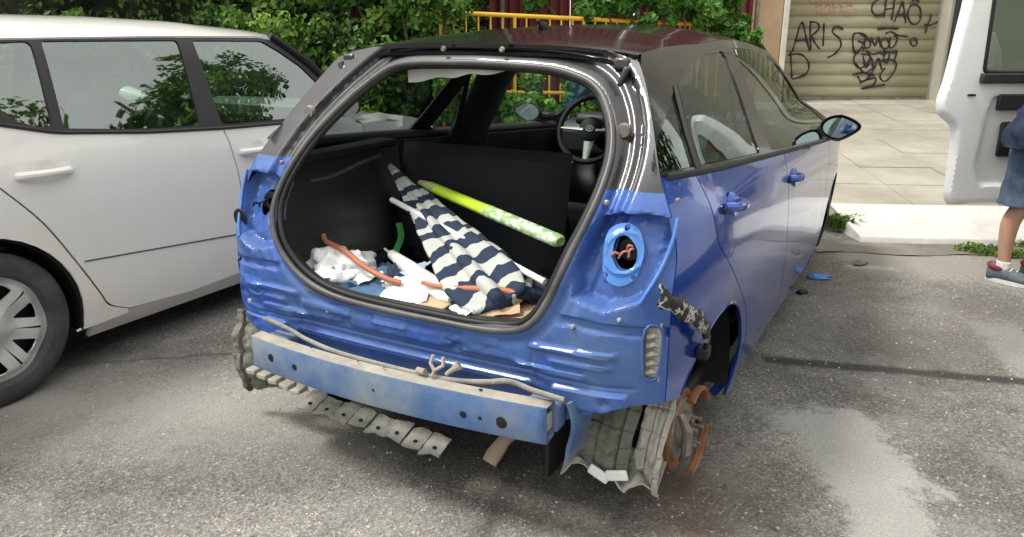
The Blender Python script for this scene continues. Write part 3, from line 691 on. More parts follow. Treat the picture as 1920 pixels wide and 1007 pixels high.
r_out = outer_half(.455, ZS)
bot = [(0, .33), (.30, .335), (.50, .35), (.60, .40), (.70, .445)]
# lower, blue part: everything outside the opening below ZS
op_l = [p for p in OPEN]
def clip_low():
    iR = [p for p in OPEN if p[0] > 0 and p[1] < ZS]; iL = [p for p in OPEN if p[0] <= 0 and p[1] < ZS]
    R_ = sorted([p for p in iR], key=lambda p: p[1]); L2 = sorted([p for p in iL], key=lambda p: p[1])
    Q_ = sorted([q for q in OPEN if q[0] > 0 and .9 < q[1] < 1.1], key=lambda q: q[1])
    def xe(z): return float(np.interp(z, [p[1] for p in Q_], [p[0] for p in Q_]))
    ring = [(x, z) for x, z in bot]+r_out+[(xe(ZS), ZS)]+R_[::-1]+L2+[(-float(np.interp(ZS, [p[1] for p in sorted([q for q in OPEN if q[0] < 0 and .9 < q[1] < 1.1], key=lambda q: q[1])], [-p[0] for p in sorted([q for q in OPEN if q[0] < 0 and .9 < q[1] < 1.1], key=lambda q: q[1])])), ZS)]+[(-x, z) for x, z in r_out[::-1]]+[(-x, z) for x, z in bot[:0:-1]]
    return ring
panel('rear_panel', clip_low(), [holeR, mirr(holeR), ventR, mirr(ventR)], rear_map, m_blue_rear, car, .0068, .004, (0, -1, 0), bsp=.008, inner=m_blue_dust, angle=60)
up_out = outer_half(ZS, 1.34, 16)
top_edge = [(.5, 1.362), (.42, 1.376), (.25, 1.386), (0, 1.389)]
def clip_up():
    R_ = sorted([p for p in OPEN if p[0] >= 0 and p[1] > ZS], key=lambda p: (p[1], -p[0])); L2 = sorted([p for p in OPEN if p[0] < 0 and p[1] > ZS], key=lambda p: (p[1], p[0]))
    def xs(sg): Q_ = sorted([q for q in OPEN if q[0]*sg > 0 and .9 < q[1] < 1.1], key=lambda q: q[1]); return float(np.interp(ZS, [p[1] for p in Q_], [p[0] for p in Q_]))
    return up_out+top_edge+[(-x, z) for x, z in top_edge[-2::-1]]+[(-x, z) for x, z in up_out[::-1]]+[(xs(-1), ZS)]+L2+R_[::-1]+[(xs(1), ZS)]
panel('hatch_frame', clip_up(), [], rear_map, m_frame, car, .0075, .004, (0, -1, 0), bsp=.009, inner=m_trim, angle=60)
# seal, sill trim
def on_rear(x, z, dy=0): return Vector((x, rear_y(x, z)+dy, z))
sealp = [on_rear(x*1.012, (z-.97)*1.012+.97, -.004) for x, z in catmull(FULL, 4)]
tube('hatch_seal', sealp, .0100, m_seal, car, 10, True)
sealin = [on_rear(x*.985, (z-.97)*.985+.97, .016) for x, z in catmull(FULL, 4)]
tube('inner_seal', sealin, .012, m_trim, car, 8, True)
# return flange going inward from the opening
n_ = len(OPEN)
V = [on_rear(x, z, .0) for x, z in OPEN]+[on_rear(x*1.04, (z-.97)*1.03+.97, .07) for x, z in OPEN]
mesh('boot_gutter', V, [(i, (i+1) % n_, n_+(i+1) % n_, n_+i) for i in range(n_)], m_trimgrey, car)
V = []; 
for i in range(25):
    x = -.40+.80*i/24; e = abs(x)/.40; zz = .600+.05*max(0, e-.55)
    V += [(x, rear_y(x, .6)-.006, zz+.002), (x, .012+rear_y(x, .6), zz+.022), (x, .075, zz+.016), (x, .085, zz-.07)]
mesh('sill_trim', V, [(i*4+j, i*4+4+j, i*4+5+j, i*4+1+j) for i in range(24) for j in range(3)], m_trimgrey, car, True, None, 40)
# lamp pocket parts: light blue flange, bulb socket, pads
for s in (1, -1):
    fl = [(s*.790, .958), (s*.788, .90), (s*.772, .83), (s*.748, .77), (s*.735, .745)]
    tube('lamp_flange', [on_rear(x, z, -.004) for x, z in catmull(fl, 4, False)], .006, m_blue_light, car, 8)
    MB().lathe([(-.0, .012), (.0, .03), (.012, .034), (.05, .03), (.06, .0)], (s*.667, rear_y(.667, .86)+.075, .86), 'y', 16).build('bulb_socket', m_trim, car)
    b = MB(); rn = random.Random(4)
    for k in range(4):
        a = Vector((s*.667+rn.uniform(-.022, .022), rear_y(.667, .86)+.045+rn.uniform(-.01, .01), .862+rn.uniform(-.03, .03))); c = a+Vector((rn.uniform(-.03, .03), rn.uniform(-.01, .02), rn.uniform(-.03, .03)))
        b.tube(catmull([a, (a+c)/2+Vector((0, -.01, .01)), c], 4, False), .0035, 6)
    b.build('wiring', m_redink if s > 0 else m_trim, car)
    if s > 0:
        pm = [(x, z) for x, z in plateR]
        def pmap(P):
            P = np.asarray(P, float); Q = np.array([(x, rear_y(x, z)+.044-.006*math.exp(-((math.hypot(x-.667, z-.86)-.052)/.006)**2), z) for x, z in P]); return Q
        panel('lamp_plate', [tuple(p) for p in pm], [holeR]+[[(cx_+r_*math.cos(k*PI/5), cz_+r_*math.sin(k*PI/5)) for k in range(10)] for cx_, cz_, r_ in ((.625, .80, .009), (.660, .922, .008), (.700, .800, .006))], pmap, m_blue_light, car, .006, .008, (0, -1, 0), bsp=.009)
        # frame of the vent and its grille
        vr = catmull([(x, z) for x, z in ventR], 3); tube('vent_frame', [on_rear(x, z, -.001) for x, z in vr], .004, m_blue_rear, car, 8, True)
        b = MB()
        for k in range(5):
            z_ = .545+.026*k; b.tube([on_rear(.757, z_, .012), on_rear(.772, z_+.008, .002), on_rear(.787, z_, .012)], .007, 6)
        b.box((.768, .10, .605), (.045, .02, .17)); b.build('vent_grille', m_liner, car)
for x, z, r_ in ((.566, .665, .006), (-.30, .56, .005), (.69, .70, .006), (.60, .985, .008), (-.60, 1.0, .008), (-.69, .52, .010), (.78, 1.0, .007)):
    MB().lathe([(-.006, .0), (-.006, r_*.6), (-.002, r_), (.006, r_)], on_rear(x, z, -.002), 'y', 14).build('plug', m_metal if z > .9 else m_liner, car)
MB().lathe([(0, .0), (0, .03), (.003, .034), (.003, .02)], on_rear(-.765, .80, .0), 'y', 18).build('grommet', m_trim, car)
# header trim: gloss strip where the spoiler sat, two bolts
def strip(u, v):
    x = (u-.5)*1.02; y0 = rear_y(x, 1.372)+.012; return (x, y0-.022+.075*v, zc(.45)-.014-.030*(abs(x)/.53)**4-.022*(1-v)**1.5+.004)
grid('spoiler_strip', strip, 40, 6, m_black, car, solid=.003, out=(0, -1, 1))
for x in (-.10, .12): MB().lathe([(-.008, 0), (-.008, .007), (0, .01)], (x, .425, 1.372), 'y', 10).build('bolt', m_metal, car)
# hinge pockets at the top corners
for s in (1, -1):
    b = MB(); b.box((s*.515, .455, 1.335), (.05, .045, .035)); b.box((s*.53, .425, 1.30), (.02, .03, .06), Matrix.Rotation(s*.4, 3, 'Y')); b.build('hinge_bracket', m_frame, car, bevel=.008)
    st = MB(); st.lathe([(-.004, .0), (-.004, .018), (.004, .022), (.01, .022)], on_rear(s*.585, 1.16, .0), 'y', 16); st.build('strut_mount', m_metal, car)

# ---- sides
def side_map(sgn):
    def f(P): return np.array([(sgn*side_x(y, z), y, z) for y, z in P])
    return f
ARC, ARZ, ARR = .50, .27, .345
def arcpts(c, z, r, a0, a1, n=22): return [(c+r*math.cos(math.radians(a0+(a1-a0)*i/n)), z+r*math.sin(math.radians(a0+(a1-a0)*i/n))) for i in range(n+1)]
corner_line = [(corner(.455+(belt(.2)-.455)*i/24)[1]+.001, .455+(belt(.2)-.455)*i/24) for i in range(25)]
cut_q = [(.412, belt(.412)), (.410, .86), (.478, .783), (.645, .650), (.80, .52), (.895, .38), (.925, .20)]
cutq_c = catmull(cut_q, 5, False)
quarter = corner_line+[tuple(p) for p in cutq_c]+[(.925, .145), (.86, .145)]+arcpts(ARC, ARZ, ARR, -6, 152)
cut_qd = [(p[0]+.006, p[1]) for p in cutq_c]
cut_f = catmull([(1.470, belt(1.47)), (1.470, .84), (1.488, .70), (1.535, .50), (1.56, .32), (1.545, .21)], 4, False)
rdoor = [tuple(p) for p in cut_qd]+[(1.0, .192), (1.50, .192)]+[tuple(p) for p in cut_f[::-1]]
cut_ff = [(p[0]+.006, p[1]) for p in cut_f]
cut_w = catmull([(2.66, belt(2.66)), (2.64, .75), (2.60, .45), (2.62, .24)], 4, False)
fdoor = [tuple(p) for p in cut_ff]+[(1.62, .192), (2.55, .192)]+[tuple(p) for p in cut_w[::-1]]
fender = [(p[0]+.006, p[1]) for p in cut_w]+[(2.63, .2), (2.70, .15)]+arcpts(3.06, .28, .345, 180+20, -10, 22)[1:]+[(3.55, .25), (3.72, .35), (3.76, .55), (3.70, .68), (3.45, .78), (3.1, .86)]
cutw0 = (2.66, belt(2.66))
winR = [(.190, 1.068), (.30, 1.145), (.55, 1.247), (.83, 1.312), (1.10, 1.342), (1.385, 1.349), (1.152, .997)]
winF = [(1.555, 1.356), (1.85, 1.352), (2.10, 1.338), (2.34, 1.305), (2.52, 1.255), (2.66, 1.185), (2.78, 1.10), (2.84, 1.0), (2.80, .915), (2.5, .893), (2.33, .903), (1.318, .985)]
dline = lambda y, z: 1
frame = [(corner(belt(.2)+(1.33-belt(.2))*i/14)[1]+.001, belt(.2)+(1.33-belt(.2))*i/14) for i in range(15)]
frame += [(y, zt(y)) for y in np.linspace(.5, 2.3, 22)]+[(2.46, 1.325), (2.60, 1.27), (2.74, 1.195), (2.86, 1.10), (2.95, 1.0), (2.98, .90), (2.95, belt(2.9))]+[(y, belt(y)) for y in np.linspace(2.8, .3, 26)]
def rounded(poly, n=3, r=.02):
    out = []; k = len(poly)
    for i in range(k):
        a, b, c = (np.array(poly[j % k], float) for j in (i-1, i, i+1)); u = (a-b)/np.linalg.norm(a-b); v = (c-b)/np.linalg.norm(c-b); rr = min(r, .3*np.linalg.norm(a-b), .3*np.linalg.norm(c-b))
        p, q = b+u*rr, b+v*rr
        for j in range(n+1): s = j/n; out.append(tuple(p*(1-s)**2+2*b*s*(1-s)+q*s*s))
    return out
winRr, winFr = rounded(winR), rounded(winF)
for s in (1, -1):
    mp2 = side_map(s); o_ = (s, 0, 0)
    panel('quarter_panel', quarter, [], mp2, m_blue, car, .022, .012, o_, bsp=.012, inner=m_trim)
    rd = panel('rear_door', rdoor, [], mp2, m_blue, car, .025, .010, o_, bsp=.012, inner=m_trim)
    fd = panel('front_door', fdoor, [], mp2, m_blue, car, .025, .010, o_, bsp=.012, inner=m_trim)
    panel('front_fender', fender, [], mp2, m_blue, car, .05, .01, o_, bsp=.025, inner=m_trim)
    panel('window_frame', frame, [winRr, winFr], mp2, m_black, car, .02, .006, o_, bsp=.012, inner=m_trim)
    def gm(P, s=s): return np.array([(s*(side_x(y, z)-.007), y, z) for y, z in P])
    panel('rear_side_window', winRr, [], gm, m_gl_rear if s < 0 else m_gl_side, car, .03, 0, o_, bsp=.02)
    panel('front_side_window', winFr, [], gm, m_gl_front if s < 0 else m_gl_side, car, .03, 0, o_, bsp=.02)
    tube('belt_moulding', [(s*(side_x(y, belt(y))+.003), y, belt(y)+.004) for y in np.linspace(.24, 2.62, 40)], .008, m_trim, car, 6, flat=1.3)
    tube('quarter_divider', [(s*(side_x(y, z)-.001), y, z) for y, z in ((.455, 1.04), (.50, 1.13), (.60, 1.262))], .011, m_trim, car, 6)
    tube('belt_trim', [(s*(side_x(y, belt(y))-.035), y, belt(y)-.012) for y in np.linspace(.26, 2.7, 40)], .028, m_trim, car, 8)
    if s < 0: MB().tube([(s*.70, 1.56, .5), (s*.70, 1.52, .95), (s*.60, 1.60, 1.20), (s*.51, 1.62, 1.32)], [.15, .16, .14, .12], 12, flat=.35).build('pillar_trim', m_trim, car)
    # rolled lip of the rear wheel arch, then the rocker
    tube('arch_lip', [(s*(side_x(a_, b_)-.003), a_, b_) for a_, b_ in arcpts(ARC, ARZ, ARR, -14, 150)], .006, m_blue, car, 6)
    def rk(u, v, s=s):
        y = .90+u*1.82; z = .187-.075*v; return (s*(side_x(y, z)-.006-.03*v), y, z)
    grid('rocker', rk, 30, 4, m_blue, car, solid=.03, out=o_)
    # handles with their cups
    for par, yh, zh in ((rd, .60, .915), (fd, 1.60, .838)):
        X = side_x(yh, zh)
        hb = MB().tube(catmull([Vector((s*(X-.005), yh-.085, zh+.006)), Vector((s*(X+.022), yh-.06, zh+.006)), Vector((s*(X+.032), yh, zh)), Vector((s*(X+.022), yh+.06, zh-.006)), Vector((s*(X-.005), yh+.085, zh-.008))], 5, False), [.010]+[.0155]*19+[.010], 10, flat=1.0)
        hb.lathe([(s*.012, .0), (s*.012, .03), (s*.0, .042), (-s*.01, .045)], (s*X, yh+.0, zh-.004), 'x', 20)
        hb.build('handle', m_blue, par)
        if s > 0: MB().lathe([(.004, .0), (.006, .010), (0, .014)], (s*(X+.002), yh-.105, zh+.004), 'x', 12).build('lock', m_trim, par)
    # wheel wells
    for yc_, zc_, rr in ((ARC, ARZ, .355), (3.06, .28, .355)):
        def well(u, v, yc_=yc_, zc_=zc_, rr=rr, s=s):
            a = math.radians(-12+(130 if yc_ < 1 else 204)*u); x = .45+(.36 if yc_ < 1 else .30)*v
            return (s*x, yc_+rr*math.cos(a)*(.985), min(zc_+rr*math.sin(a), .66))
        grid('wheel_well', well, 24, 4, m_trim, car, solid=.006)
        MB().box((s*.44, yc_, zc_+.08), (.02, .76, .5)).build('inner_well', m_trim, car, bevel=.01)
# ribbed arch liners hanging behind the rear axle
def liner(s, x0, x1, a0, a1, name='arch_liner', tw=0, m=None, R=.325):
    V = []; F = []; nu, nv = 150, 40
    for i in range(nu+1):
        u = i/nu; a = math.radians(a0+(a1-a0)*u)
        for j in range(nv+1):
            v = j/nv; x = x0+(x1-x0)*v; r = R+.006*math.sin(x*30+2*u)*(.4+u)+.02*u*v
            rib = -.009*(max(0, math.cos(u*8*2*PI+.5*fbm(v*3, s, 2)))**40)-.008*(max(0, math.cos(v*2.5*2*PI+.4*fbm(u*3, s, 5)))**60)+(.016 if v > .8 else 0)+.020*fbm(u*4, v*2, 8, 3)
            r += rib+.008*fbm(u*7, v*5, s, 3)
            V.append((s*(x+tw*u*.03*math.sin(u*5)), ARC+r*math.cos(a)*1.0, ARZ+.02+r*math.sin(a)))
    F = [(i*(nv+1)+j, (i+1)*(nv+1)+j, (i+1)*(nv+1)+j+1, i*(nv+1)+j+1) for i in range(nu) for j in range(nv)]
    o = mesh(name, V, F, m or m_liner, car, True, None, 50); k = o.modifiers.new('t', 'SOLIDIFY'); k.thickness = .005
    return o
liner(1, .52, .71, 122, 208, tw=1, m=m_linerd); liner(1, .715, .805, 112, 212, tw=1); liner(-1, .70, .865, 160, 206, R=.385, m=m_linerd)
def flap(u, v):
    x = .47+.30*u; y = .17+.16*v; return (x, y+.02*math.sin(x*25), .105+.045*abs(math.sin(u*9+v*3))*(1-v*.5)+.05*v+.012*fbm(u*8, v*6, 2))
grid('liner_flap', flap, 30, 10, m_liner, car, solid=.005)
for k, (x, y, z, a) in enumerate(((.60, .155, .145, .4), (.66, .15, .16, -.3))): MB().box((x, y, z), (.07, .012, .035), Matrix.Rotation(a, 3, 'Y')).build('liner_clip', m_poly, car, bevel=.006)
# brake drum, backing plate, axle
for s in (1, -1):
    b = MB(); b.lathe([(0, 0), (0, .03), (.035, .034), (.038, .055), (.012, .062), (.012, .098), (-.004, .106), (-.05, .108), (-.06, .09)], (0, 0, 0), 'x', 32)
    b.V = [Vector((s*(.765+v.x), .40+v.y, .225+v.z)) for v in b.V]; b.build('brake_drum', m_metal if s > 0 else m_rust, car)
    b = MB(); b.lathe([(0, .085), (.012, .118), (.006, .130), (-.006, .130), (-.01, .10)], (0, 0, 0), 'x', 32); b.V = [Vector((s*(.765+v.x), .40+v.y, .225+v.z)) for v in b.V]; b.build('backing_plate', m_rust, car)
    for k in range(5): a = k*2*PI/5; tube('wheel_stud', [(s*.77, .40+.045*math.cos(a), .225+.045*math.sin(a)), (s*.835, .40+.045*math.cos(a), .225+.045*math.sin(a))], .006, m_metal, car, 6)
b = MB()
for k, (a0, a1, rr) in enumerate(((25, 115, .140), (-95, -15, .140))):
    b.tube([(.815, .40+rr*math.cos(math.radians(a0+(a1-a0)*i/10)), .225+rr*math.sin(math.radians(a0+(a1-a0)*i/10))) for i in range(11)], .014, 8, flat=.6)
b.build('rusty_shield', m_rust, car)
MB().tube([(.79, .33, .31), (.82, .31, .27), (.82, .31, .20), (.80, .34, .15)], [.012, .016, .016, .010], 8).build('brake_caliper', m_metal, car)
b = MB(); b.tube([(-.70, .44, .22), (-.5, .50, .20), (0, .62, .20), (.5, .50, .20), (.70, .44, .22)], .035, 10); b.tube([(.62, .40, .15), (.66, .36, .45)], .03, 10); b.tube([(.60, .95, .22), (.66, .44, .2)], .03, 8)
b.tube([(-.62, .40, .15), (-.66, .36, .45)], .03, 10); b.build('rear_axle', m_trim, car)
box('floor_pan', (0, 1.95, .215), (1.46, 3.3, .09), m_trim, car, .02)
box('rear_floor_pan', (0, .30, .36), (1.0, .5, .10), m_trim, car, .03)
for p0 in ((.62, .80, 0), (-.62, .80, 0)):
    st = thing('jack_stand', 'dark jack stand under the %s rear of the blue car' % ('right' if p0[0] > 0 else 'left'), 'jack stand', p0)
    b = MB()
    for a in range(4): b.tube([(p0[0]+.11*math.cos(a*PI/2+.7), p0[1]+.11*math.sin(a*PI/2+.7), 0.005), (p0[0]+.02*math.cos(a*PI/2+.7), p0[1]+.02*math.sin(a*PI/2+.7), .13)], .011, 6)
    b.build('leg_frame', m_trim, st); MB().box((p0[0], p0[1], .15), (.09, .05, .04)).build('saddle', m_trim, st, bevel=.006)

# ---- crash bar, its mounts, loose cable
def bar_y(x): return -.085-.045*(1-(x/.57)**2)
V = []; F = []; nb = 40; pr = [(0, .350), (0, .452), (.006, .456), (.052, .458), (.054, .452), (.054, .352), (.006, .344)]
holes = []
for i in range(nb+1):
    x = -.572+1.112*i/nb
    for (d, z) in pr: V.append((x, bar_y(x)+d+(.004 if z in (.350, .452) else 0), z+.004*math.sin(x*3)))
npr = len(pr)
F = [(i*npr+j, (i+1)*npr+j, (i+1)*npr+(j+1) % npr, i*npr+(j+1) % npr) for i in range(nb) for j in range(npr)]
o = mesh('crash_bar', V, F, [m_blue_dust, m_dusttan, m_trim], car, True, None, 35)
for i, p in enumerate(o.data.polygons):
    if p.index % npr in (2,): p.material_index = 1
k = o.modifiers.new('t', 'SOLIDIFY'); k.thickness = .004; k.offset = -1
for x, z, r_ in ((-.471, .398, .013), (-.355, .395, .010), (.291, .392, .010), (.408, .392, .016), (.344, .392, .005), (-.02, .40, .004)):
    MB().lathe([(-.0005, 0), (-.0005, r_), (.001, r_*1.15)], (x, bar_y(x)+.003, z), 'y', 18).build('bar_hole', m_trim, car)
for x, r_ in ((-.30, .004), (.0, .004), (.33, .006), (-.1, .004)):
    MB().lathe([(.0005, 0), (.0005, r_)], (x, bar_y(x)+.035, .464), 'z', 10).build('bar_hole', m_trim, car)
box('bar_end_web', (.532, bar_y(.54)+.038, .405), (.006, .05, .05), m_dusttan, car, .002)
for s in (1, -1):
    def brk(u, v, s=s):
        y = -.02+.10*u; return (s*(.562+.012*u+.012*math.sin(v*5)), y+.01+.03*v, .445-.20*v*(1-.15*u))
    if s > 0: grid('bar_bracket', brk, 8, 14, m_blue_dust, car, solid=.012)
    MB().box((s*.50, -.01, .405), (.10, .06, .085)).build('bar_mount', m_blue_dust, car, bevel=.01)
cab = [(-.56, -.03, .50), (-.50, -.035, .497), (-.43, -.03, .478), (-.35, -.045, .468), (-.204, -.066, .462), (0, -.068, .458), (.166, -.066, .460), (.25, -.06, .464), (.333, -.05, .476), (.403, -.045, .492), (.48, -.05, .485), (.575, -.05, .478)]
tube('loose_cable', catmull([np.array(p) for p in cab], 6, False), .0055, m_tray, car, 8, flat=1.5)
cab2 = [(x, y+.008, z-.010) for x, y, z in cab]; tube('rusty_wire', catmull([np.array(p) for p in cab2], 6, False), .005, m_rust, car, 6)
b = MB(); b.tube([(.155, -.055, .525), (.150, -.065, .50), (.170, -.075, .485), (.165, -.08, .468)], .006, 6); b.tube([(.190, -.055, .525), (.192, -.062, .50), (.172, -.073, .487)], .006, 6); b.tube([(.20, -.06, .474), (.222, -.055, .492), (.238, -.045, .506)], [.006, .008, .016], 8); b.tube([(.11, -.075, .474), (.14, -.08, .476)], .010, 8)
b.build('cable_clip', m_dusttan, car)
# slatted undertray: each cell a part
tray_me = None
rn = random.Random(12)
for k in range(8):
    x = -.475+.076*k; z = .165-.004*k+rn.uniform(-.004, .004); dpt = .085+rn.uniform(-.012, .012); R_ = Matrix.Rotation(.30+rn.uniform(-.03, .03), 3, 'X') @ Matrix.Rotation(rn.uniform(-.03, .03), 3, 'Y') @ rotz(rn.uniform(-.03, .03))
    b = MB(); n_u = 6
    def tf_(u, v, x=x, z=z, dpt=dpt, R_=R_, k=k):
        p = Vector(((u-.5)*.0765, (v-.5)*dpt*(1+.12*math.sin(k*2+u*4)), .006*math.sin(u*PI)+.004*fbm(u*3+k, v*3, 1))); return tuple(R_ @ p+Vector((x, .075, z)))
    sl_ = grid('undertray_slat', tf_, 8, 8, m_tray, car, solid=.008)
    MB().lathe([(.004, 0), (.005, .006), (.001, .008)], tuple(R_ @ Vector((.01, -.02, .006))+Vector((x, .075, z))), 'z', 8).build('rivet', m_trim, sl_)
for k in range(5):
    x = -.77+.055*k; MB().box((x, .09, .215-.008*k), (.045, .05, .02), Matrix.Rotation(.3*math.sin(k*3), 3, 'Y')).build('undertray_scrap', m_liner, car, bevel=.005)
# scorched strip hanging off the corner
wv = [(.795, .03, .79), (.835, .05, .762), (.865, .12, .715), (.875, .20, .665), (.872, .26, .615), (.865, .285, .575)]
V = []; F = []; R_ = frames(catmull([np.array(p) for p in wv], 6, False))
for i, (p, a, b_) in enumerate(R_):
    for j in range(7):
        u = (j/6-.5)*2; wd = .026+.006*math.sin(i*.9); V.append(p+Vector((0, .12, .95)).normalized()*u*wd+Vector((1, 0, 0))*(.006*math.cos(u*2)+.005*noise.noise(Vector((i*.8, j*.9, 0)))))
F = [(i*7+j, (i+1)*7+j, (i+1)*7+j+1, i*7+j+1) for i in range(len(R_)-1) for j in range(6)]
def scorched():
    m, t, p = nodes('scratched_black_strip'); p.inputs['Roughness'].default_value = .5
    c = N(t, 'ShaderNodeTexCoord'); v = N(t, 'ShaderNodeTexVoronoi', Scale=55.0, feature='DISTANCE_TO_EDGE'); t.links.new(c.outputs['Object'], v.inputs[0])
    n = N(t, 'ShaderNodeTexNoise', Scale=25.0); t.links.new(c.outputs['Object'], n.inputs[0])
    r = ramp(t, v.outputs[0], [(.04, (.45, .44, .40)), (.14, (.012, .012, .012))]).outputs[0]
    f = ramp(t, n.outputs[0], [(.48, (0, 0, 0)), (.56, (1, 1, 1))]).outputs[0]
    t.links.new(mix(t, f, (.012, .012, .012), r), p.inputs['Base Color']); return m
o = mesh('torn_bumper_bracket', V, F, scorched(), car); k = o.modifiers.new('t', 'SOLIDIFY'); k.thickness = .012
box('bracket_clip', (.855, .285, .548), (.035, .05, .035), m_trim, car, .006)

# ---- roof, glass, front
def xe(y): return lerp(y, [.45, .6, 1.0, 1.5, 2.0, 2.38], [side_x(.47, zt(.47)), side_x(.6, zt(.6)), side_x(1.0, zt(1.0)), side_x(1.5, zt(1.5)), side_x(2.0, zt(2.0)), side_x(2.3, zt(2.3))])
def roof(u, v):
    y = .452+1.90*u; q = (v-.5)*2; x = q*xe(y); yy = y+.02*q*q*(1-u)*1.0-.10*q*q*u
    return (x, yy, zc(y)-(zc(y)-zt(y))*abs(q)**3.2)
grid('roof', roof, 50, 40, [m_black], car, solid=.012, out=(0, 0, 1))
grid('headliner', lambda u, v: tuple(Vector(roof(u*.96+.02, v*.94+.03))-Vector((0, 0, .022))), 30, 20, m_trimgrey, car)
ant = MB(); ant.tube(catmull([np.array(p) for p in ((.0, .96, 1.437), (.0, .93, 1.445), (0, .91, 1.458), (0, .90, 1.466))], 4, False), [.014, .013, .012, .011, .010, .009, .008, .007, .006, .006, .005, .004, .003], 10, flat=1.6); ant.build('roof_antenna', m_trim, car)
def torn(u, v):
    x = -.28+.47*u; wd = .012+.035*(1-u)**1.4; return (x, .47+.015*math.sin(u*7), 1.318-wd*v-.012*(1-u)-.004*math.sin(u*20)*v)
grid('torn_headliner_strip', torn, 40, 5, mat('pale_headliner', (.50, .50, .49), .8), car, solid=.004)
def wsh(u, v):
    q = (v-.5)*2; y = 2.32+.70*u-.10*q*q*(1-u)-.16*q*q*u; z = 1.385-.47*u-.045*abs(q)**3*(1-u*.6); xx = side_x(2.3, 1.33)+(side_x(2.85, 1.0)-side_x(2.3, 1.33)+.0)*u
    return (q*xx, y, z)
grid('windscreen', wsh, 20, 20, m_gl_front, car)
def hood(u, v):
    q = (v-.5)*2; y = 2.98+.78*u; return (q*side_x(y, .82)*.985, y-.10*q*q, .905-.03*u-.20*u**3-.045*abs(q)**3-.02*u*q*q)
grid('bonnet', hood, 24, 20, m_blue, car, solid=.01, out=(0, 0, 1))
def nose(u, v):
    q = (v-.5)*2; z = .70-.52*u; return (q*.74, 3.80+.10*math.sin(u*2.5)-.16*q*q-.12*q**6, z)
grid('front_bumper', nose, 14, 20, m_blue, car, solid=.01, out=(0, 1, 0))
# right door mirror and left door mirror
for s in (1, -1):
    t_ = MB()
    cy = 2.52; cx_ = .905; czz = .945
    V = []; ns, nr = 20, 8
    for i in range(nr+1):
        a = i/nr*PI/2; k_ = math.cos(a)**.6; yy = cy+.085*math.sin(a)
        for j in range(ns):
            th = 2*PI*j/ns; ex = math.cos(th); ez = math.sin(th)
            px_ = .094*ex*(1.0); pz_ = .062*ez*(1.0-.45*max(0, ex)) + .010*max(0, ex)
            V.append((s*(cx_+px_*k_), yy, czz+pz_*k_))
    F = [(i*ns+j, i*ns+(j+1) % ns, (i+1)*ns+(j+1) % ns, (i+1)*ns+j) for i in range(nr) for j in range(ns)]
    hm = mesh('door_mirror', V, F, m_trim if s > 0 else m_black, car, True)
    k = hm.modifiers.new('t', 'SOLIDIFY'); k.thickness = .006
    V = [(s*(cx_+.082*math.cos(2*PI*j/24)), cy+.004, czz+.052*math.sin(2*PI*j/24)*(1-.45*max(0, math.cos(2*PI*j/24)))+.010*max(0, math.cos(2*PI*j/24))) for j in range(24)]
    mesh('mirror_glass', V, [tuple(range(24))], m_mirror, hm, False)
    MB().box((s*.80, 2.57, .925), (.10, .07, .04)).build('mirror_arm', m_trim, hm, bevel=.012)
# front wheel wells: dark torn liner hanging out of the right arch, brake disc
def fl(u, v):
    y = 2.86+.42*u; b_ = .20+.16*abs(u-.35)**1.5
    return (.835-.05*u+.02*math.sin(v*4+u*3), y+.03*fbm(u*4, v*3), .56-(.56-b_)*v+.015*fbm(u*9, v*2, 3))
grid('hanging_liner', fl, 16, 6, m_rubber, car, solid=.01)
b = MB(); b.lathe([(-.04, .0), (-.04, .13), (-.02, .14), (.0, .14), (0, .07), (.03, .065), (.03, 0)], (.72, 3.06, .26), 'x', 28); b.build('front_brake_disc', m_rust, car)
b = MB(); b.lathe([(.04, .0), (.04, .13), (.0, .14), (0, 0)], (-.72, 3.06, .26), 'x', 28); b.build('front_brake_disc', m_rust, car)
# a front tyre on the floor line is absent: only hubs show

# ---- interior
box('boot_floor', (0, .42, .49), (1.10, .72, .03), m_carpet, car, .01)
for s in (1, -1):
    def tr(u, v, s=s):
        y = .05+.78*u; z = .49+.50*v; arch = .10*math.exp(-((y-.50)/.17)**2)*(1-sst(.55, .8, v))
        k_ = float(np.interp(z, [.49, .6, .8, 1.0], [.50, .545, .60, .62])); y0 = rear_y(k_, z)+(.035 if s < 0 and z < .7 else .10); y = y0+(.83-y0)*u; return (s*(k_-arch), y, z)
    grid('boot_side_trim', tr, 20, 16, m_trimgrey if s < 0 else m_trim, car, solid=.01)
    box('parcel_ledge', (s*.60, .47, 1.0), (.10, .55, .03), m_trim, car, .01)
    grid('side_trim', lambda u, v, s=s: (s*(.72-.02*v), .80+1.85*u, (.28+(belt(.80+1.85*u)-.30)*v)), 20, 8, m_trim, car, solid=.01)
# rear seat back (tilted forward, wide section), its narrow section, seat cushions, front seats
def seatback(name, x0, x1, y0, z0, y1, z1, th, m, head=True, hr=0):
    s_ = MB(); A = Vector((0, y0, z0)); B = Vector((0, y1, z1)); d = (B-A).normalized(); nn = Vector((0, d.z, -d.y))
    V = []
    for i in range(13):
        u = i/12
        for j in range(13):
            v = j/12; x = x0+(x1-x0)*u; ed = min(u, 1-u, v, 1-v); k_ = th*(1-math.exp(-ed*22))
            V.append(Vector((x, 0, 0))+A.lerp(B, v)-nn*k_*.5)
    n1 = len(V)
    for i in range(13):
        u = i/12
        for j in range(13):
            v = j/12; x = x0+(x1-x0)*u; ed = min(u, 1-u, v, 1-v); k_ = th*(1-math.exp(-ed*22))
            V.append(Vector((x, 0, 0))+A.lerp(B, v)+nn*k_*.5)
    F = [(i*13+j, (i+1)*13+j, (i+1)*13+j+1, i*13+j+1) for i in range(12) for j in range(12)]
    F += [tuple(n1+k for k in f[::-1]) for f in F]; s_.add(V, F)
    o = s_.build(name, m, car)
    return o
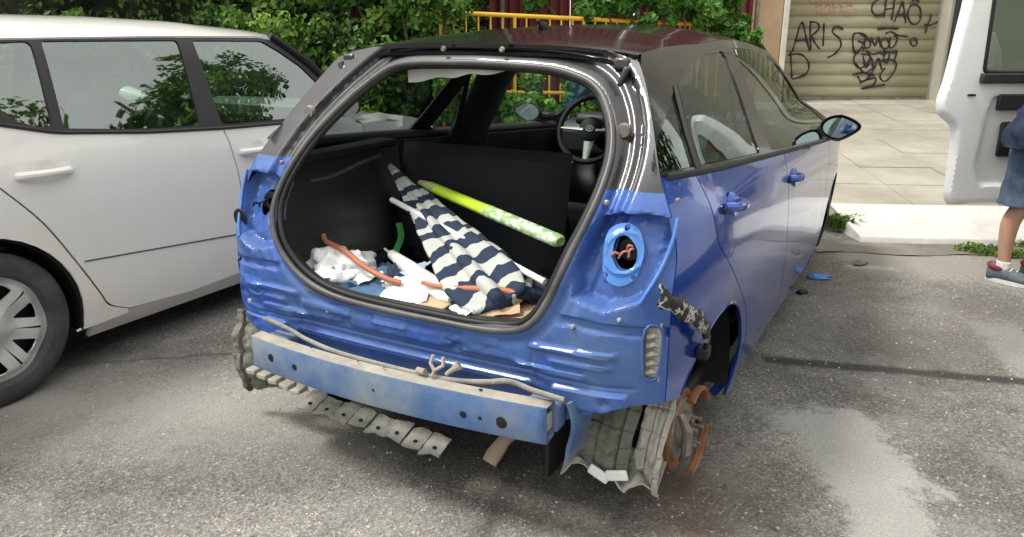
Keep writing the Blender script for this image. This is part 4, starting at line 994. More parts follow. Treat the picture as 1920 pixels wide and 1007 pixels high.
seatback('rear_seat_back', -.56, .20, .70, .50, .80, 1.0, .12, m_fabric)
seatback('rear_seat_back_section', .22, .56, .74, .50, .98, .90, .12, m_fabric)
box('rear_seat_cushion', (0, 1.05, .48), (1.2, .46, .14), m_fabric, car, .04)
seatback('front_seat_back', .14, .62, 1.62, .50, 1.50, 1.02, .16, m_fabric)
seatback('front_seat_back', -.60, -.14, 1.62, .42, 1.30, .80, .16, m_fabric)
for x in (.38, -.38): box('front_seat_cushion', (x, 1.86, .44), (.48, .48, .16), m_fabric, car, .05)
crumple('headrest', (.38, 1.46, 1.12), (.26, .10, .18), m_fabric, car, .05, 3, 10)
box('dashboard', (0, 2.66, .80), (1.36, .42, .22), m_trimgrey, car, .06)
box('instrument_hood', (-.36, 2.48, .93), (.34, .16, .07), m_trimgrey, car, .03)
# steering wheel
scn = Vector((-.335, 2.20, .905)); ax = Vector((0, -.92, .40)).normalized(); ex = Vector((1, 0, 0)); ez = ax.cross(ex)
rim = [scn+ex*math.cos(2*PI*i/40)*.185+ez*math.sin(2*PI*i/40)*.185 for i in range(40)]
sw = MB().tube(rim, .016, 10, True); sw.build('steering_wheel', m_trim, car)
b = MB()
for a in (0, PI, -PI/2): d_ = ex*math.cos(a)+ez*math.sin(a); b.tube([scn+d_*.04-ax*.01, scn+d_*.18], [.035, .014], 8, flat=.4)
b.build('wheel_spoke', m_silver, car)
b = MB(); b.tube([scn-ax*.05, scn+ax*.005, scn+ax*.015], [.062, .070, .055], 20); b.build('horn_pad', m_trim, car)
b = MB(); b.tube([scn+ax*.016+ex*.022*math.cos(2*PI*i/20)+ez*.015*math.sin(2*PI*i/20) for i in range(20)], .0025, 6, True)
b.tube([scn+ax*.016-ex*.010-ez*.012, scn+ax*.016-ex*.004+ez*.012], .0025, 6); b.tube([scn+ax*.016+ex*.010+ez*.012, scn+ax*.016+ex*.004-ez*.012], .0025, 6); b.tube([scn+ax*.016-ex*.007, scn+ax*.016+ex*.007], .0025, 6)
b.build('wheel_emblem', m_silver, car)
tube('steering_column', [scn-ax*.04, scn-ax*.30], .05, m_trim, car)
for s in (-1, 1): tube('seat_belt', [(s*.60, 1.38, 1.25), (s*.66, 1.36, 1.0), (s*.68, 1.34, .6)], .022, m_fabric, car, 6, flat=.12)
box('interior_mirror', (0, 2.30, 1.27), (.22, .03, .06), m_trim, car, .012)
tube('boot_light_cable', catmull([np.array(p) for p in ((-.54, .22, .93), (-.50, .30, .94), (-.46, .42, .975), (-.45, .5, .985))], 5, False), .007, m_trimgrey, car, 6)

# ------------------------------------------------------------------ things in the boot
def rod_obj(name, label, cat, a, b, r, m, seg=14, prof=None):
    a = Vector(a); b = Vector(b); Ln = (b-a).length; d = (b-a).normalized()
    prof = prof or [(0, 0), (0, r), (Ln, r), (Ln, 0)]
    V = []; n = len(prof)
    for k in range(seg):
        t_ = 2*PI*k/seg
        for z, rr in prof: V.append((rr*math.cos(t_), rr*math.sin(t_), z))
    F = [(k*n+i, ((k+1) % seg)*n+i, ((k+1) % seg)*n+i+1, k*n+i+1) for k in range(seg) for i in range(n-1)]
    o = mesh(name, V, F, m, None, True, None, 40); o.location = a; o.rotation_euler = d.to_track_quat('Z', 'Y').to_euler()
    return tag(o, label, cat)
nb_ = rod_obj('neon_tube', 'long neon yellow-green printed sleeve lying across the boot', 'tube', (-.385, .66, .865), (.375, .35, .795), .026, m_neon, 16,
        [(0, 0), (0, .014), (.04, .020), (.07, .026), (.40, .027), (.44, .029), (.80, .029), (.815, .02), (.815, 0)])
rod_obj('white_pole', 'thin white pole lying over the striped umbrella', 'pole', (-.400, .495, .826), (.372, .235, .698), .0105, m_whitepole, 12)
nb_.scale = (1.0, .72, 1.0)
rod_obj('silver_umbrella', 'rolled pale grey umbrella in the middle of the boot', 'umbrella', (-.385, .42, .655), (.10, .13, .625), .02, m_poly, 14,
        [(0, 0), (0, .005), (.06, .006), (.07, .018), (.25, .028), (.42, .034), (.52, .03), (.56, .01), (.56, 0)])
# striped folded beach umbrella: pleated cone of cloth
ua = Vector((-.515, .66, .905)); ub = Vector((.27, .15, .625)); uL = (ub-ua).length
V = []; F = []; ns = 60; nu = 50
for i in range(nu+1):
    u = i/nu; R0 = .014+.098*min(1, u*1.15)**1.1
    if u > .92: R0 *= 1-.25*(u-.92)/.08
    for j in range(ns):
        th = 2*PI*j/ns; fold = 1+.30*math.sin(th*7+u*3)*min(1, u*3)+.22*noise.noise(Vector((math.cos(th)*2, math.sin(th)*2, u*9)))
        V.append((R0*fold*math.cos(th)*1.0, R0*fold*math.sin(th)*.42, u*uL))
F = [(i*ns+j, i*ns+(j+1) % ns, (i+1)*ns+(j+1) % ns, (i+1)*ns+j) for i in range(nu) for j in range(ns)]+[tuple(range(ns))[::-1], tuple(nu*ns+j for j in range(ns))]
um = mesh('beach_umbrella', V, F, m_stripe, None, True); um.location = ua
zq = (ub-ua).normalized(); yq = Vector((.25, -.55, .8)); yq = (yq-zq*yq.dot(zq)).normalized(); xq = yq.cross(zq)
um.rotation_euler = Matrix((xq, yq, zq)).transposed().to_euler()
tag(um, 'folded navy and white striped beach umbrella leaning on the rear seat', 'umbrella')
tp = rod_obj('cap', 'x', 'x', (0, 0, 0), (0, 0, .03), .015, m_liner, 10); del tp['label']; del tp['category']; tp.parent = um; tp.location = (0, 0, -.025); tp.rotation_euler = (0, 0, 0); tp.name = 'end_cap'
tag(crumple('cloth_bundle', (-.46, .24, .60), (.26, .26, .15), m_paper, None, .55, 2, 26), 'crumpled white cloth heaped at the left of the boot', 'cloth')
def cloth(u, v):
    x = -.42+.22*u+.05*v; y = .10+.20*v+.05*u; return (x+.0, y, .555+.055*math.sin(u*3)+.02*fbm(u*3, v*3, 4)+.03*v)
cp = grid('denim_cloth', cloth, 22, 16, m_denim, None, solid=.02); tag(cp, 'folded blue denim cloth beside the white cloth in the boot', 'cloth')
tag(crumple('plastic_bag', (-.13, .20, .575), (.24, .20, .10), m_poly, None, .5, 5, 24, .3), 'crumpled white and green plastic bag near the boot sill', 'bag')
tag(crumple('green_paper_scrap', (-.15, .235, .625), (.09, .03, .02), m_green, None, .4, 6, 10, .5), 'small green scrap lying on the white plastic bag', 'scrap')
def slabpoly(name, label, pts, z, tilt, m, cat, th=.008):
    V = [(x, y, z+tilt[0]*(x-pts[0][0])+tilt[1]*(y-pts[0][1])) for x, y in pts]; n = len(V)
    V += [(x, y, zz-th) for x, y, zz in V]
    o = mesh(name, V, [tuple(range(n)), tuple(range(2*n-1, n-1, -1))]+[(i, n+i, n+(i+1) % n, (i+1) % n) for i in range(n)][::1], m, None, False)
    b = o.modifiers.new('b', 'BEVEL'); b.width = .002
    return tag(o, label, cat)
slabpoly('cardboard_piece', 'small bent piece of cardboard in the middle of the boot sill', [(-.045, .06), (.09, .05), (.10, .13), (.01, .235), (-.03, .2)], .603, (.05, .08), m_card, 'cardboard')
slabpoly('cardboard_sheet', 'flat sheet of cardboard lying at the right of the boot', [(.12, .055), (.30, .055), (.40, .12), (.38, .26), (.28, .30), (.16, .16)], .590, (.06, .05), m_card, 'cardboard')
tag(crumple('black_bag', (.30, .30, .63), (.13, .13, .10), m_navy, None, .6, 8, 18), 'small crumpled black bag at the right end of the umbrella', 'bag')
tag(tube('terracotta_strap', catmull([np.array(p) for p in ((-.55, .28, .72), (-.52, .26, .705), (-.40, .22, .695), (-.28, .17, .672), (-.17, .15, .650), (-.12, .16, .64))], 6, False), .010, m_terra, None, 8), 'terracotta coloured strap over the white cloth', 'strap')
tag(tube('terracotta_strap', catmull([np.array(p) for p in ((-.03, .16, .655), (.05, .14, .66), (.14, .15, .665), (.24, .18, .668), (.30, .19, .662))], 6, False), [.008]*12+[.011]*13, m_terra, None, 8), 'terracotta coloured strap across the lower end of the striped umbrella', 'strap')
tag(tube('green_strap', catmull([np.array(p) for p in ((-.47, .62, .70), (-.43, .58, .66), (-.40, .50, .62))], 6, False), .014, m_green, None, 6, flat=.25), 'short green strap behind the striped umbrella', 'strap')
b = MB()
for k in range(4): b.tube(catmull([np.array(p) for p in ((-.53+.01*k, .60, .72), (-.50-.02*k, .52, .66+.02*k), (-.46, .46, .60), (-.43+.02*k, .40, .58))], 5, False), .006, 6)
tag(b.build('black_straps', m_trimgrey), 'tangle of dark straps at the left of the boot', 'straps')
tag(crumple('dark_cloth', (-.26, .30, .57), (.22, .16, .12), m_navy, None, .6, 11, 16), 'dark blue cloth between the denim and the silver umbrella', 'cloth')
tag(crumple('white_bag', (.06, .25, .57), (.20, .18, .10), m_paper, None, .5, 13, 18), 'white cloth under the striped umbrella', 'cloth')
tag(crumple('cloth_bundle', (.52, 1.34, .95), (.20, .26, .22), m_paper, None, .5, 15, 20), 'white cloth bundle seen through the right rear window of the blue car', 'cloth')
tag(crumple('brown_pouch', (.60, 1.26, 1.0), (.07, .12, .12), m_terra, None, .3, 16, 14), 'brown pouch on the white bundle behind the right rear window', 'pouch')
def sheet(name, label, c, w_, h_, rot, m, cat, seed, tilt=(0, 0)):
    def f(u, v):
        x = (u-.5)*w_; y = (v-.5)*h_; X_ = x*math.cos(rot)-y*math.sin(rot); Y_ = x*math.sin(rot)+y*math.cos(rot)
        return (c[0]+X_, c[1]+Y_, c[2]+tilt[0]*X_+tilt[1]*Y_+.022*abs(noise.noise(Vector((u*2.3+seed, v*2.1, seed))))+.010*abs(noise.noise(Vector((u*6, v*6+seed, 2)))))
    return tag(grid(name, f, 20, 20, m, None, solid=.002), label, cat)
sheet('paper', 'white crumpled paper sheet leaning beside the small cardboard piece', (-.09, .13, .605), .17, .14, .5, m_paper, 'paper', 3, (.1, .25))
sheet('paper', 'pale newspaper folded between the plastic bag and the striped umbrella', (.08, .20, .60), .18, .16, -.4, m_liner, 'paper', 8, (.1, .2))
sheet('cloth_piece', 'grey blue cloth piece folded on top of the denim', (-.26, .13, .60), .16, .12, .3, m_denim, 'cloth', 12, (.0, .3))
sheet('paper', 'small white receipt near the left end of the sill', (-.30, .20, .62), .09, .12, 1.0, m_paper, 'paper', 21, (.2, .1))
sheet('paper', 'pale blue printed leaflet under the white bag in the boot', (-.18, .30, .63), .12, .10, .2, mat('pale_blue_print', (.35, .50, .60), .7), 'paper', 22, (.3, .2))
sheet('cardboard', 'torn brown cardboard flap at the lower right of the boot', (.24, .15, .612), .16, .10, .5, m_card, 'cardboard', 23, (.1, .15))
sheet('paper', 'white paper strip at the foot of the striped umbrella', (.17, .10, .622), .10, .07, -.6, m_paper, 'paper', 24, (.2, .3))
wb = MB(); R1 = Matrix.Rotation(.35, 3, 'X') @ rotz(-.5)
wb.tube([(.165, .235, .012), (.172, .255, .035), (.19, .30, .075), (.215, .36, .10)], [.030, .033, .026, .028], 12, flat=.8)
tag(wb.build('wooden_peg', m_wood), 'pale worn wooden chock standing under the crash bar', 'chock')

# ------------------------------------------------------------------ white car
WW = pch([.12, .22, .45, .7, .88, 1.0, 1.1, 1.2, 1.38, 1.46], [.79, .83, .855, .858, .845, .815, .785, .755, .69, .63])
WX = -2.575
def wsx(y, z):
    x = float(WW(z))
    if y > 1.0 and z > .9: x -= .05*(y-1.0)**1.5
    if y < -.6: x -= .12*(-.6-y)**2
    if y > 2.2: x -= .14*(y-2.2)**2
    return x
wc = thing('white_estate_car', 'white estate car parked on the left with a silver wheel cover', 'car', (WX, .8, 0))
def wmap(s, d=0): return lambda P: np.array([(WX+s*(wsx(y, z)-d), y, z) for y, z in P])
def wbelt(y): return lerp(y, [-1.2, -.2, .09, .5, .92, 1.49, 2.0], [1.13, 1.12, 1.045, 1.002, .975, .952, .93])
wa = -.335
q_cut = catmull([(-.30, 1.10), (-.26, .95), (-.184, .86), (-.058, .70), (.05, .505), (.13, .35), (.17, .28), (.26, .235)], 4, False)
q_cut = [p for p in q_cut]
wqu = [(-1.25, .25), (-1.32, .5), (-1.30, .85), (-1.18, 1.125)]+[(-.31, 1.12)]+[tuple(p) for p in q_cut]+[(.26, .215), (.02, .205)]+arcpts(wa, .30, .395, -12, 192)+[(-.75, .22)]
wcut2 = catmull([(.905, wbelt(.905)), (.925, .87), (.945, .72), (.955, .55), (.94, .40), (.93, .225)], 4, False)
wrd = [(p[0]+.009, p[1]+.001) for p in q_cut]+[(.6, .215)]+[tuple(p) for p in wcut2[::-1]]+[(y, wbelt(y)) for y in (.7, .5, .3, .09, -.05, -.2)]
wfd = [(p[0]+.009, p[1]) for p in wcut2]+[(1.3, .222), (1.85, .25), (1.93, .45), (1.96, .8), (1.93, wbelt(1.93))]+[(y, wbelt(y)) for y in (1.7, 1.49, 1.2)]
wfe = [(1.966, .8), (1.936, .45), (1.856, .25)]+arcpts(2.22, .30, .37, 192, 0)[1:]+[(2.85, .3), (2.95, .5), (2.9, .7), (2.6, .85), (2.2, .93), (1.94, .93)]
band = [(-1.18, 1.13)]+[(y, wbelt(y)+.002) for y in (-.9, -.5, -.2, -.02, .09, .3, .5, .7, .92, 1.2, 1.49, 1.75)]+[(1.86, .96), (1.84, 1.02), (1.80, 1.10), (1.70, 1.20), (1.55, 1.32), (1.46, 1.385), (1.35, 1.405), (.7, 1.412), (0, 1.41), (-.6, 1.395), (-.95, 1.36)]
wq_ = rounded([(-.02, 1.392), (.128, 1.396), (.090, 1.062), (.02, 1.073), (-.045, 1.10), (-.085, 1.145), (-.09, 1.25)], 4, .03)
wr_ = rounded([(.168, 1.396), (.822, 1.39), (.79, 1.0), (.60, 1.006), (.40, 1.022), (.133, 1.052)], 3, .02)
wf_ = rounded([(.905, 1.388), (1.36, 1.378), (1.46, 1.325), (1.60, 1.235), (1.72, 1.12), (1.76, 1.0), (1.70, .962), (.915, .988)], 3, .02)
wb_ = rounded([(-.16, 1.385), (-.20, 1.16), (-.5, 1.16), (-1.0, 1.17), (-.85, 1.34)], 3, .03)
for s in (1, -1):
    o_ = (s, 0, 0)
    qp = panel('quarter_panel', wqu, [], wmap(s), m_white, wc, .06, .012, o_, bsp=.03, inner=m_trim)
    rd = panel('rear_door', wrd, [], wmap(s), m_white, wc, .06, .03, o_, bsp=.03, inner=m_trim)
    fd = panel('front_door', wfd, [], wmap(s), m_white, wc, .06, .03, o_, bsp=.03, inner=m_trim)
    panel('front_fender', wfe, [], wmap(s), m_white, wc, .07, .01, o_, bsp=.04, inner=m_trim)
    panel('window_surround', band, [wq_, wr_, wf_, wb_], wmap(s, .004), m_trimgrey, wc, .05, .02, o_, bsp=.03, inner=m_trim)
    for w_, nm in ((wq_, 'quarter_window'), (wr_, 'rear_door_window'), (wf_, 'front_door_window'), (wb_, 'cargo_window')):
        panel(nm, w_, [], wmap(s, .012), m_gl_w, wc, .06, 0, o_, bsp=.04)
    tube('window_sill_trim', [(WX+s*(wsx(y, wbelt(y)-.006)+.002), y, wbelt(y)-.004) for y in np.linspace(-1.1, 1.75, 50)], .008, m_trimgrey, wc, 6)
    def wr2(u, v, s=s):
        y = .10+1.72*u; z = .225-.085*v; return (WX+s*(wsx(y, z)-.010-.03*v), y, z)
    grid('sill', wr2, 30, 4, m_white, wc, solid=.02, out=o_)
    # pressed line low on the doors
    for par, y0_, y1_ in ((rd, .085, .925), (fd, .97, 1.9)):
        tube('door_crease', [(WX+s*(wsx(y, .5)+.0005), y, .506-.086*(y-.085)) for y in np.linspace(y0_, y1_, 20)], .003, m_trimgrey, par, 5)
    for par, yh, zh in ((rd, -.005, .897), (fd, 1.09, .845)):
        X = wsx(yh, zh)
        MB().tube(catmull([Vector((WX+s*(X-.005), yh-.105, zh)), Vector((WX+s*(X+.02), yh-.085, zh+.001)), Vector((WX+s*(X+.036), yh, zh)), Vector((WX+s*(X+.02), yh+.085, zh-.003)), Vector((WX+s*(X-.005), yh+.105, zh-.004))], 5, False), [.010]+[.016]*19+[.010], 10).build('handle', m_white, par)
        b = MB(); b.lathe([(s*.001, .0), (s*.0015, .035), (s*.0035, .050), (s*.0015, .055)], (WX+s*X, yh, zh), 'x', 24); b.build('handle_cup', m_white, par)
    def ww(u, v, s=s): a = math.radians(-14+208*u); return (WX+s*(.50+.33*v), wa+.39*math.cos(a), .30+.39*math.sin(a))
    grid('wheel_well', ww, 24, 3, m_trim, wc, solid=.006)
    for yy_ in (-.305, 2.22):
        X = WX+s*.735
        ty = MB(); ty.lathe([(.0, .215), (.075, .218), (.098, .232), (.104, .265), (.095, .295), (.078, .311), (0, .315), (-.078, .311), (-.095, .295), (-.10, .25), (-.075, .2)], (0, 0, 0), 'x', 56)
        ty.V = [Vector((X+s*v.x, yy_+v.y, .314+v.z)) for v in ty.V]; wh = ty.build('wheel', m_tyre, wc)
        gr = MB()
        for q in (-.03, 0, .03): gr.tube([(X+s*q, yy_+.3145*math.cos(2*PI*i/48), .314+.3145*math.sin(2*PI*i/48)) for i in range(48)], .003, 4, True)
        gr.build('tread_groove', m_trim, wh)
        hs = []
        for k in range(7):
            a = 2*PI*k/7+.25
            def pc(r, da): return (r*math.cos(a+da), r*math.sin(a+da))
            hs.append(rounded([pc(.100, -.03), pc(.178, -.22), pc(.188, -.05), pc(.188, .10), pc(.176, .17)], 3, .012)); hs.append(rounded([(.075*math.cos(a+.45), .075*math.sin(a+.45)), (.195*math.cos(a+.42), .195*math.sin(a+.42)), (.195*math.cos(a+.48), .195*math.sin(a+.48))], 2, .004))
        def wm(P, X=X, yy_=yy_, s=s):
            P = np.asarray(P, float); r = np.hypot(P[:, 0], P[:, 1]); th = np.arctan2(P[:, 1], P[:, 0])
            h = .098-.018*sst(.0, .1, r)-.020*np.exp(-((r-.10)/.05)**2)+.006*np.cos(7*(th-.25)+PI)*sst(.04, .1, r)-.012*sst(.185, .205, r)
            return np.stack([X+s*h, yy_+P[:, 0], .314+P[:, 1]], 1)
        circ = [(.222*math.cos(2*PI*i/60), .222*math.sin(2*PI*i/60)) for i in range(60)]
        panel('wheel_cover', circ, hs, wm, m_silver, wh, .014, .006, o_, bsp=.012)
        MB().lathe([(s*.03, .0), (s*.03, .19)], (X, yy_, .314), 'x', 32).build('wheel_disc', m_trim, wh)
        if s > 0: MB().lathe([(.102, .0), (.100, .022), (.094, .028)], (X, yy_, .314), 'x', 24).build('centre_cap', m_silver, wh)
def wroof(u, v):
    y = -1.15+2.62*u; q = (v-.5)*2; ze = lerp(y, [-1.15, -.6, 0, .7, 1.35, 1.47], [1.345, 1.393, 1.409, 1.411, 1.404, 1.386]); zc_ = lerp(y, [-1.15, -.8, -.3, .2, .7, 1.1, 1.47], [1.42, 1.48, 1.508, 1.512, 1.505, 1.488, 1.445])
    x_ = wsx(y, ze)+.004; return (WX+q*x_, y+(.10*(1-q*q) if u > .9 else 0)*(u-.9)*10, ze+(zc_-ze)*(1-abs(q)**2.6))
grid('roof', wroof, 60, 40, m_white, wc, solid=.012, out=(0, 0, 1))
def wws(u, v):
    q = (v-.5)*2; y = 1.56+.52*u-.10*q*q; z = 1.445-.50*u-.055*abs(q)**2.5*(1-u); x0_, x1_ = wsx(1.47, 1.386), wsx(1.9, .98); return (WX+q*(x0_+(x1_-x0_)*u), y, z)
grid('windscreen', wws, 16, 16, m_gl_w, wc)
for s in (1, -1): tube('windscreen_pillar', [(WX+s*wsx(1.42, 1.40), 1.43, 1.405), (WX+s*wsx(1.65, 1.24), 1.66, 1.255), (WX+s*wsx(1.85, 1.08), 1.85, 1.085), (WX+s*wsx(1.95, .95), 1.97, .955)], .022, m_trim, wc, 8)
def whd(u, v):
    q = (v-.5)*2; y = 2.02+.85*u; return (WX+q*wsx(y, .88)*.97, y-.10*q*q, .955-.05*u-.16*u**3-.04*abs(q)**3)
grid('bonnet', whd, 20, 16, m_white, wc, solid=.01, out=(0, 0, 1))
def wno(u, v): q = (v-.5)*2; return (WX+q*.78, 2.88+.10*math.sin(u*2.5)-.14*q*q-.1*q**6, .78-.6*u)
grid('front_bumper', wno, 12, 16, m_white, wc, solid=.01, out=(0, 1, 0))
def wta(u, v): q = (v-.5)*2; z = 1.36-1.1*u; return (WX+q*(wsx(-1.2, z)-.02), -1.18-.16*math.sin(u*2.6)+.10*q*q, z)
grid('tailgate', wta, 16, 14, m_white, wc, solid=.012, out=(0, -1, 0))
box('floor_pan', (WX, .85, .25), (1.5, 3.9, .10), m_trim, wc, .02)
for x in (-.38, .38):
    box('front_seat', (WX+x, 1.02, .78), (.48, .16, .62), m_trimgrey, wc, .07, Matrix.Rotation(-.2, 3, 'X')); box('headrest', (WX+x, .94, 1.19), (.26, .10, .18), m_trimgrey, wc, .045)
box('rear_seat', (WX, .06, .74), (1.25, .16, .58), m_trimgrey, wc, .07, Matrix.Rotation(-.2, 3, 'X'))
for x in (-.42, .42): box('headrest', (WX+x, -.02, 1.10), (.26, .10, .15), m_trimgrey, wc, .045)
box('dashboard', (WX, 1.80, .86), (1.34, .42, .2), m_trimgrey, wc, .06)
for s in (1, -1): MB().tube([(WX+s*.80, 1.70, 1.0), (WX+s*.97, 1.68, 1.02)], [.035, .08], 14, flat=.7).build('door_mirror', m_white, wc)

# ------------------------------------------------------------------ van with its open door
vn = thing('white_van', 'white van at the right edge with its driver door swung open', 'van', (3.2, 3.4, 0))
A0 = Vector((1.40, 3.86, 0)); DX = Vector((.874, .486, 0)).normalized(); DNn = Vector((.486, -.874, 0))
def dm(u, z, d=0): p = A0+DX*u-DNn*0+DNn*d; return Vector((p.x, p.y, z))
door = [(.06, .335), (.025, .40), (.02, .66), (.005, .84), (-.10, .92), (-.115, 1.0), (-.09, 1.12), (-.03, 1.75), (.03, 1.82), (.80, 1.78), (.98, 1.30), (1.02, .90), (1.02, .40), (.97, .33)]
door = rounded(door, 3, .03)
wnd = rounded([(.13, 1.17), (.115, 1.70), (.76, 1.68), (.90, 1.28), (.92, 1.16)], 3, .03)
rec = rounded([(.22, .46), (.17, .60), (.19, .95), (.22, 1.04), (.93, 1.04), (.93, .50), (.88, .44)], 3, .04)
def dmap(P):
    P = np.asarray(P, float); i_ = inside(P, rec); d = dist(P, rec); e = dist(P, door)
    dep = .045*sst(0, .03, e)-np.where(i_, .035*sst(0, .03, d), 0)
    return np.array([tuple(dm(u, z, k)) for (u, z), k in zip(P, dep)])
vd = panel('driver_door', door, [wnd], dmap, m_vanwhite, vn, .02, .05, tuple(DNn), bsp=.02)
panel('door_window', wnd, [], lambda P: np.array([tuple(dm(u, z, .01)) for u, z in P]), m_gl_side, vd, .1, 0, tuple(DNn))
wf = [dm(u, z, .045) for u, z in resample(wnd, .05)]
tube('window_seal', wf, .012, m_trim, vd, 8, True)
MB().box(dm(.53, 1.135, .055), (.84, .05, .06), rotz(math.atan2(DX.y, DX.x))).build('window_ledge', m_trimgrey, vd, bevel=.008)
MB().box(dm(.58, .99, .035), (.66, .03, .10), rotz(math.atan2(DX.y, DX.x))).build('door_card', m_trimgrey, vd, bevel=.01)
MB().box(dm(.60, .76, .030), (.60, .035, .22), rotz(math.atan2(DX.y, DX.x))).build('door_pocket', m_trim, vd, bevel=.02)
b = MB(); b.box(dm(.075, 1.035, .052), (.045, .012, .012), rotz(.5)); b.build('latch', m_trim, vd)
# van body: on the right, mostly outside the frame
def vside(P): return np.array([(2.32+.0*z-(.10*max(0, z-1.15)*-1.0), y, z) for y, z in P])
vpoly = rounded([(-.2, .35), (-.25, 1.8), (-.1, 1.9), (4.0, 1.9), (3.55, 1.9), (3.45, .40)], 3, .05)
panel('body_side', [(-.2, .35), (-.22, 1.86), (3.30, 1.86), (3.40, 1.2), (3.38, .40), (3.0, .35)], [], vside, m_vanwhite, vn, .1, .03, (-1, 0, 0))
panel('nose_side', [(4.42, .42), (4.42, 1.12), (5.0, 1.02), (5.35, .8), (5.4, .45), (5.2, .32)], [], vside, m_vanwhite, vn, .1, .03, (-1, 0, 0))
MB().box((3.30, 2.4, .36), (1.9, 5.2, .10)).build('floor_pan', m_trim, vn, bevel=.02)
MB().box((3.32, 1.55, 1.88), (1.78, 3.6, .06)).build('roof', m_vanwhite, vn, bevel=.03)
MB().box((4.2, 2.4, 1.05), (.06, 5.2, 1.4)).build('far_side', m_vanwhite, vn, bevel=.03)
MB().box((3.3, -.22, 1.1), (1.8, .06, 1.5)).build('rear_doors', m_vanwhite, vn, bevel=.03)
MB().box((3.3, 5.0, .72), (1.75, .8, .6)).build('nose', m_vanwhite, vn, bevel=.1)
MB().box((3.3, 3.9, .60), (1.5, .5, .5)).build('seat', m_fabric, vn, bevel=.06)
for y in (.6, 4.75):
    for x in (2.42, 4.15):
        ty = MB(); ty.lathe([(-.09, .2), (-.10, .30), (-.08, .325), (.08, .325), (.10, .30), (.09, .2), (.06, .19), (.06, 0)], (x, y, .325), 'x', 32); ty.build('wheel', m_tyre, vn)

# ------------------------------------------------------------------ person beside the van door
ps = thing('person', 'person in denim shorts and white shirt carrying a dark bag beside the van', 'person', (1.9, 3.42, 0))
PX, PY = 1.90, 3.43
def skin(name, joints, edges, m, parent, root=0, sub=2):
    off = Vector(parent.location); me = bpy.data.meshes.new(name); me.from_pydata([tuple(Vector(j[0])-off) for j in joints], edges, []); me.materials.append(m)
    o = link(name, me, parent); o.modifiers.new('s', 'SKIN'); 
    for v, j in zip(me.skin_vertices[0].data, joints): r_ = j[1]; v.radius = (r_, r_) if not hasattr(r_, '__len__') else r_
    me.skin_vertices[0].data[root].use_root = True
    ss = o.modifiers.new('u', 'SUBSURF'); ss.levels = sub; ss.render_levels = sub
    o.modifiers['s'].use_smooth_shade = True
    return o
# facing towards +x, slightly to the camera; left/right legs apart across the facing direction
FD = Vector((.93, -.36, 0)).normalized(); SD = Vector((.36, .93, 0)).normalized()
def pp(f, s_, z): return Vector((PX, PY, z))+FD*f+SD*s_
legs = {}
for nm, s_, f_ in (('a', -.02, -.115), ('b', .10, .02)): legs[nm] = (s_, f_)
J = [(pp(0, .04, .92), .11), (pp(0, .04, 1.10), .105), (pp(-.01, .04, 1.28), .125), (pp(-.01, .04, 1.43), .07), (pp(.01, .04, 1.50), .052), (pp(.03, .04, 1.60), .085), (pp(.03, .04, 1.70), .075)]
E_ = [(i, i+1) for i in range(6)]
for s_, f_ in ((-.05, -.10), (.12, .02)):
    k = len(J); J += [(pp(f_*.3, s_, .86), .085), (pp(f_*.8+.02, s_, .48), .052), (pp(f_-.01, s_, .36), .054), (pp(f_-.01, s_, .22), .042), (pp(f_, s_, .10), .032), (pp(f_+.03, s_, .05), .032), (pp(f_+.14, s_, .03), .026)]
    E_ += [(0, k)]+[(k+i, k+i+1) for i in range(6)]
for s_ in (-.15, .23):
    k = len(J); J += [(pp(-.01, s_, 1.38), .05), (pp(-.03, s_*1.25-.01, 1.12), .036), (pp(.10, s_*1.2, .93), .026), (pp(.13, s_*1.2, .88), .028)]
    E_ += [(3, k)]+[(k+i, k+i+1) for i in range(3)]
bd = skin('body', J, E_, m_skin, ps)
for s_ in (-.15, .23):
    for q in range(4):
        b0 = pp(.13, s_*1.2+(q-1.5)*.018, .87); skin('finger', [(b0, .009), (b0+Vector((0, 0, -.035))+FD*.008, .008), (b0+Vector((0, 0, -.06-.006*(q % 2)))-FD*.004, .007)], [(0, 1), (1, 2)], m_skin, bd, sub=1)
    b0 = pp(.16, s_*1.2, .89); skin('thumb', [(b0, .010), (b0+FD*.02+Vector((0, 0, -.03)), .009), (b0+FD*.02+Vector((0, 0, -.05)), .008)], [(0, 1), (1, 2)], m_skin, bd, sub=1)
# head features (above the frame)
hc = pp(.03, .04, 1.64)
crumple('hair', tuple(hc+Vector((0, 0, .04))-FD*.02), (.20, .19, .22), m_hair, bd, .08, 3, 14)
for q in (-.032, .032): MB().lathe([(0, .0), (.004, .008), (0, .011)], hc+FD*.088+SD*q, 'x', 10).build('eye', m_sole, bd)
MB().tube([hc+FD*.09+Vector((0, 0, .0)), hc+FD*.112+Vector((0, 0, -.035)), hc+FD*.095+Vector((0, 0, -.04))], [.008, .014, .008], 8).build('nose', m_skin, bd)
MB().tube([hc+FD*.092+SD*-.025+Vector((0, 0, -.065)), hc+FD*.098+Vector((0, 0, -.067)), hc+FD*.092+SD*.025+Vector((0, 0, -.065))], .005, 6).build('mouth', m_shoered, bd)
for q in (-.085, .085): MB().tube([hc+SD*q+Vector((0, 0, .025)), hc+SD*q*1.08, hc+SD*q+Vector((0, 0, -.025))], [.006, .014, .006], 8).build('ear', m_skin, bd)
